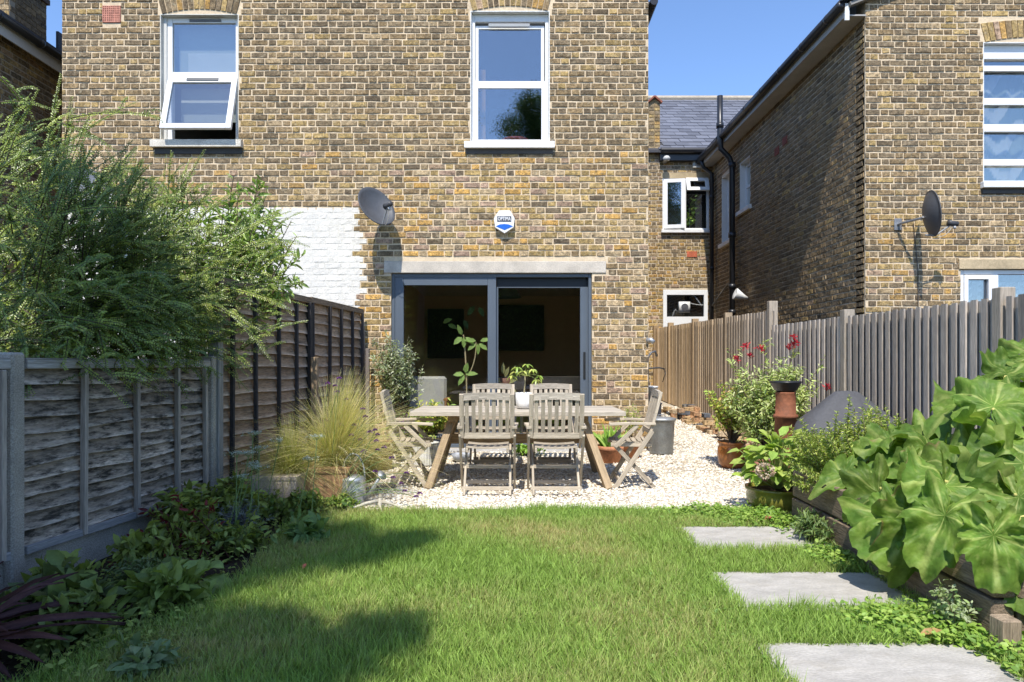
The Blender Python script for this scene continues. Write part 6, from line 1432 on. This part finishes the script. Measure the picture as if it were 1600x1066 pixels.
# ================================================================ NEIGHBOUR'S SHRUBS OVER LEFT FENCE
COT = [(.18, .26, .04), (.12, .19, .03), (.27, .35, .06), (.08, .14, .025), (.34, .40, .07)]
t = thing('cotoneaster', 'large arching small leaved cotoneaster hanging over the low fence', 'shrub', (-3.4, 4.9, 0)); st = MB(); Ps = []
def fish(lv, pts, lsz):
    L = sum((b-a).length for a, b in zip(pts, pts[1:])); n = int(L/.0078); pl = rnd.choice(COT); base = Vector((rnd.gauss(.1, .35), rnd.gauss(-.8, .3), .75)).normalized()
    for i in range(n):
        t_ = (i+.5)/n; p, tg = at_path(pts, t_); sd = tg.cross(base)
        if sd.length < .1: sd = Vector((1, 0, 0))
        sd.normalize(); sd = sd if i % 2 else -sd; k = rnd.uniform(.75, 1.2)*(1-.45*t_**3)
        c = mixc(pl, rnd.choice(COT), rnd.uniform(0, .5)); c = mixc(c, (.38, .42, .10), max(0, t_-.6)*rnd.uniform(0, 1.3))
        lv.add(p, sd+tg*.55+rv(.12), base+rv(.25), lsz*k, lsz*.62*k, c)
def branch(pts, r0, nl, lsz, lv, subs=0, sl_=.3):
    n_ = len(pts); st.tube(pts, [r0*(1-.85*i/(n_-1)) for i in range(n_)], 4, (.09, .07, .05), False)
    fish(lv, pts, lsz)
    for j in range(subs):
        p, tg = at_path(pts, rnd.uniform(.2, .92)); sd = Vector((rnd.gauss(0, .45), rnd.gauss(0, .45), rnd.gauss(.12, .4)))
        e = p+(tg*.9+sd).normalized()*sl_*rnd.uniform(.5, 1.2); sp = curve(p, e, (0, 0, .04), 5); st.tube(sp, [r0*.3]*6, 3, (.1, .08, .05), False); fish(lv, sp, lsz)
lv = Leaves()
# explicit silhouette boughs (photo px endpoints) with depth
EX = [((60, 330, 5.0), (95, 115, 4.9)), ((90, 320, 5.0), (112, 150, 4.9)), ((20, 300, 4.8), (215, 158, 4.9)), ((110, 185, 4.9), (255, 185, 4.9)), ((80, 190, 4.9), (180, 235, 4.9)), ((100, 330, 5.0), (210, 250, 5.0)), ((10, 250, 4.6), (60, 140, 4.6)), ((0, 200, 4.6), (50, 160, 4.6)), ((150, 330, 5.2), (200, 255, 5.2)),
      ((180, 400, 5.2), (190, 265, 5.2)), ((220, 420, 5.3), (330, 290, 5.3)), ((250, 400, 5.5), (420, 395, 5.4)), ((280, 420, 5.5), (470, 452, 5.3)), ((300, 440, 5.4), (425, 565, 5.1)), ((320, 450, 5.5), (440, 480, 5.3)), ((260, 460, 5.3), (410, 520, 5.1)), ((0, 330, 4.6), (120, 270, 4.6)), ((0, 420, 4.5), (150, 330, 4.7)), ((330, 400, 5.6), (455, 330, 5.6)), ((200, 330, 5.2), (330, 300, 5.4)), ((0, 500, 4.3), (50, 525, 4.2)), ((30, 480, 4.3), (120, 570, 4.15)), ((100, 470, 4.5), (140, 580, 4.2)), ((200, 500, 4.8), (260, 585, 4.6)), ((0, 120, 4.8), (60, 200, 4.8)), ((0, 160, 4.8), (90, 175, 4.8))]
for (a, b) in EX:
    pa, pb = PP(*a), PP(*b); L = (pb-pa).length; pts = curve(pa, pb, (0, 0, .10*L+.02), 8); branch(pts, .006, int(L*95), .023, lv, int(L*5), .16)
for k in range(820):
    px0 = rnd.uniform(-80, 400); lim = np.interp(px0, [-80, 60, 130, 200, 300, 400], [215, 300, 350, 352, 350, 385]); py0 = rnd.uniform(lim, 565) if k % 3 else rnd.uniform(430, 570); Y = rnd.uniform(4.4, 6.0) if px0 > 150 else rnd.uniform(4.1, 5.6)
    pa = PP(px0, py0, Y)
    if Y < 5.7 and pa.x > -2.8+(Y-3.8)*.13: pa.x = -2.85+(Y-3.8)*.13-rnd.uniform(0, .4)
    d = Vector((rnd.uniform(.1, 1), rnd.uniform(-.7, .2), rnd.uniform(-.1, .9) if py0 < 440 else rnd.uniform(-.4, .4))).normalized(); L = rnd.uniform(.35, .8)
    pts = curve(pa, pa+d*L, (0, 0, .10), 7); branch(pts, .005, 0, .022, lv, rnd.randint(1, 4), .26)
st.obj('branch', 'stem', t); lv.obj('foliage', 'gloss_leaf', t, 'tiny', fold=.3)
mb = MB()
for (x, y) in ((-3.3, 4.6), (-3.5, 5.2), (-3.1, 5.4)): mb.tube([(x, y, 0), (x+.1, y, .8), (x+.05, y+.1, 1.6), (x+.3, y, 2.3)], [.05, .04, .03, .015], 8, (.10, .08, .06))
mb.obj('trunk', 'stem', t)
PHO = [(.24, .36, .08), (.32, .44, .12), (.17, .27, .06), (.38, .48, .15)]
t = thing('laurel_shrub', 'upright glossy leaved shrub standing behind the tall fence', 'shrub', (-2.9, 6.5, 0))
tips = []
for (a, b) in [(270, 275), (292, 300), (262, 330), (365, 275), (372, 300), (410, 275), (418, 300), (430, 320), (400, 330), (440, 345), (455, 345), (350, 310), (330, 330), (310, 345), (380, 340), (345, 350), (300, 360), (415, 370), (435, 395), (390, 400), (360, 390), (330, 380), (205, 300), (225, 330), (245, 350), (460, 400), (280, 380), (430, 430), (400, 450), (370, 440), (220, 370), (260, 400)]:
    tips.append(PP(a, b, rnd.uniform(6.3, 6.9)))
    tips.append(PP(a+rnd.uniform(-20, 15), b+rnd.uniform(10, 60), rnd.uniform(6.2, 7.0)))
shrub(t, (-2.9, 6.55, .9), tips, (.105, .034), PHO, 30, .35, .014, (.14, .10, .06), 'gloss_leaf', bend=.15, sub=5, subl=.22, fold=.35)

# ================================================================ TREES BEHIND THE CAMERA (cast the lawn shade, seen in the panes)
def tree(label, base, h, cc, rr, nclump, nleaf, seed, group):
    rs = random.Random(seed); t = thing('garden_tree', label, 'tree', base, 0, group); b = Vector(base); top = Vector(cc)
    mb = MB(); mb.tube([b, b.lerp(top, .35)+Vector((.05, .03, 0)), b.lerp(top, .7), top], [.13, .10, .07, .03], 10, (.14, .11, .08)); mb.obj('trunk', 'stem', t, True)
    cl = []; mb = MB()
    for k in range(nclump):
        v = Vector((rs.gauss(0, 1), rs.gauss(0, 1), rs.gauss(0, 1))).normalized()*rs.uniform(.35, 1); p = top+Vector((v.x*rr[0], v.y*rr[1], v.z*rr[2])); cl.append(p)
        s_ = b.lerp(top, rs.uniform(.55, .95)); mb.tube(curve(s_, p, (0, 0, .2), 5), [.035, .028, .02, .014, .01, .006], 5, (.14, .11, .08), False)
    mb.obj('limb', 'stem', t)
    P = np.array([tuple(cl[rs.randrange(nclump)]) for _ in range(nleaf)])+np.random.RandomState(seed).randn(nleaf, 3)*np.array([.2, .2, .16])*(rr[0]/1.2)
    rr_ = np.random.RandomState(seed+1); D = rr_.randn(nleaf, 3); N = rr_.randn(nleaf, 3)+np.array([0, 0, 1]); C3 = np.array([(.07, .12, .03), (.11, .17, .04), (.05, .09, .025)])[rr_.randint(0, 3, nleaf)]
    V, Fa, Cc = leaf_arrays(P, D, N, .055*(.7+.6*rr_.rand(nleaf))*(rr[0]/1.2)**.5, .035*(rr[0]/1.2)**.5*np.ones(nleaf), C3, 'tiny')
    raw_mesh('crown', V, Fa, Cc, V, 'leaf', t)
def shade_tree():
    t = thing('garden_tree', 'slender garden tree just behind the viewer at left', 'tree', (-2.9, -1.6, 0), 0, 'trees behind the viewer'); rs = random.Random(4)
    mb = MB(); b = Vector((-2.9, -1.9, 0)); top = Vector((-2.4, -1.0, 6.8)); mb.tube([b, b.lerp(top, .35), b.lerp(top, .7), top], [.12, .10, .07, .03], 10, (.14, .11, .08)); mb.obj('trunk', 'stem', t, True)
    mb = MB(); P = []
    # (ground x, ground y, radius, height, leaves): where each clump of twigs throws its shade
    for (gx, gy, r, z, n) in [(-.85, 2.75, .30, 6.0, 1500), (-1.3, 2.7, .35, 6.2, 1900), (-1.7, 3.0, .35, 5.8, 1900), (-.6, 3.1, .18, 6.4, 500), (-1.2, 3.2, .2, 5.6, 500), (-.95, 4.5, .26, 7.4, 1000), (-1.35, 4.35, .3, 7.2, 1500), (-1.25, 4.9, .22, 7.8, 700), (-.7, 4.75, .16, 7.6, 400),
                            (-2.0, 3.6, .4, 6.2, 2600), (-2.3, 4.2, .4, 6.6, 2600), (-1.9, 4.7, .4, 7.0, 2600), (-2.2, 5.3, .38, 7.6, 2200), (-2.5, 3.2, .45, 5.8, 2600), (-1.7, 3.9, .26, 6.6, 1100), (-1.75, 5.4, .26, 8.0, 800), (-2.5, 5.9, .3, 8.2, 1100), (-2.7, 4.6, .4, 7, 1800), (-2.1, 2.5, .4, 5.5, 2200), (-1.4, 2.2, .4, 5.6, 1800)]:
        c = Vector((gx, gy, 0))+SUN*(z/SUN.z)
        st_ = b.lerp(top, rs.uniform(.6, .98)); mb.tube(curve(st_, c, (0, 0, .15), 5), [.03, .022, .016, .012, .008, .004], 5, (.14, .11, .08), False)
        for k in range(int(n*1.6)):
            v = Vector((rs.gauss(0, 1), rs.gauss(0, 1), rs.gauss(0, 1))); P.append(tuple(c+v*r*.55))
    mb.obj('limb', 'stem', t)
    P = np.array(P); n = len(P); rr_ = np.random.RandomState(8); D = rr_.randn(n, 3); N = rr_.randn(n, 3)+np.array([0, 0, 1]); C3 = np.array([(.07, .12, .03), (.11, .17, .04), (.05, .09, .025)])[rr_.randint(0, 3, n)]
    V, Fa, Cc = leaf_arrays(P, D, N, .07*(.7+.6*rr_.rand(n)), .048*np.ones(n), C3, 'tiny'); raw_mesh('crown', V, Fa, Cc, V, 'leaf', t)
shade_tree()
t = thing('hedge', 'unseen leafy hedge added behind the viewer to darken the door reflections', 'hedge', (0, -7, 0)); rr_ = np.random.RandomState(2); n = 42000  # unseen hedge, sized so the glass doors mirror dark foliage instead of sky
P = np.stack([rr_.uniform(-4.2, 4.6, n), -6.9+.25*rr_.randn(n), rr_.uniform(0, 1, n)**.8*5.2], 1); P[:, 2] *= 1+.12*np.sin(P[:, 0]*2.1)+.08*np.sin(P[:, 0]*5.3)
C3 = np.array([(.08, .14, .04), (.14, .21, .05), (.05, .09, .03), (.22, .30, .09)])[rr_.randint(0, 4, n)]
V, Fa, Cc = leaf_arrays(P, rr_.randn(n, 3), rr_.randn(n, 3)+np.array([0, .3, 1]), .10*(.6+.7*rr_.rand(n)), .06*np.ones(n), C3, 'tiny'); raw_mesh('foliage', V, Fa, Cc, V, 'leaf', t)
mb = MB(); mb.box((-4.1, -7.1, 0), (4.5, -6.9, 4.5), (.05, .08, .03)); mb.obj('hedge_core', 'stem', t)  # solid dark core added so no sky shows through in the door reflections
tree('broad tree at the end of the garden behind the viewer', (.9, -10.5, 0), 10, (1.0, -10.5, 10.9), (1.5, 1.5, 2.6), 80, 40000, 5, 'trees behind the viewer')
tree('second broad tree at the end of the garden behind the viewer', (-3.8, -9.5, 0), 9, (-2.6, -9.5, 12.0), (1.15, 1.2, 2.6), 50, 24000, 9, 'trees behind the viewer')
# back fence behind viewer (seen only in reflections)
t = thing('wooden_fence', 'plain brown back fence behind the viewer', 'fence', (0, -7.5, 0))
for i in range(52):
    mb = MB(); x = -3.2+i*.135; mb.box((x, -7.52-.01*(i % 2), 0), (x+.13, -7.5-.01*(i % 2), 1.8), vary((.22, .16, .10), .8, 1.2)); mb.obj('board', 'wood', t)
print('OBJECTS', len(bpy.data.objects), 'TRIS', sum(len(m.loops)-2*len(m.polygons) for m in bpy.data.meshes))
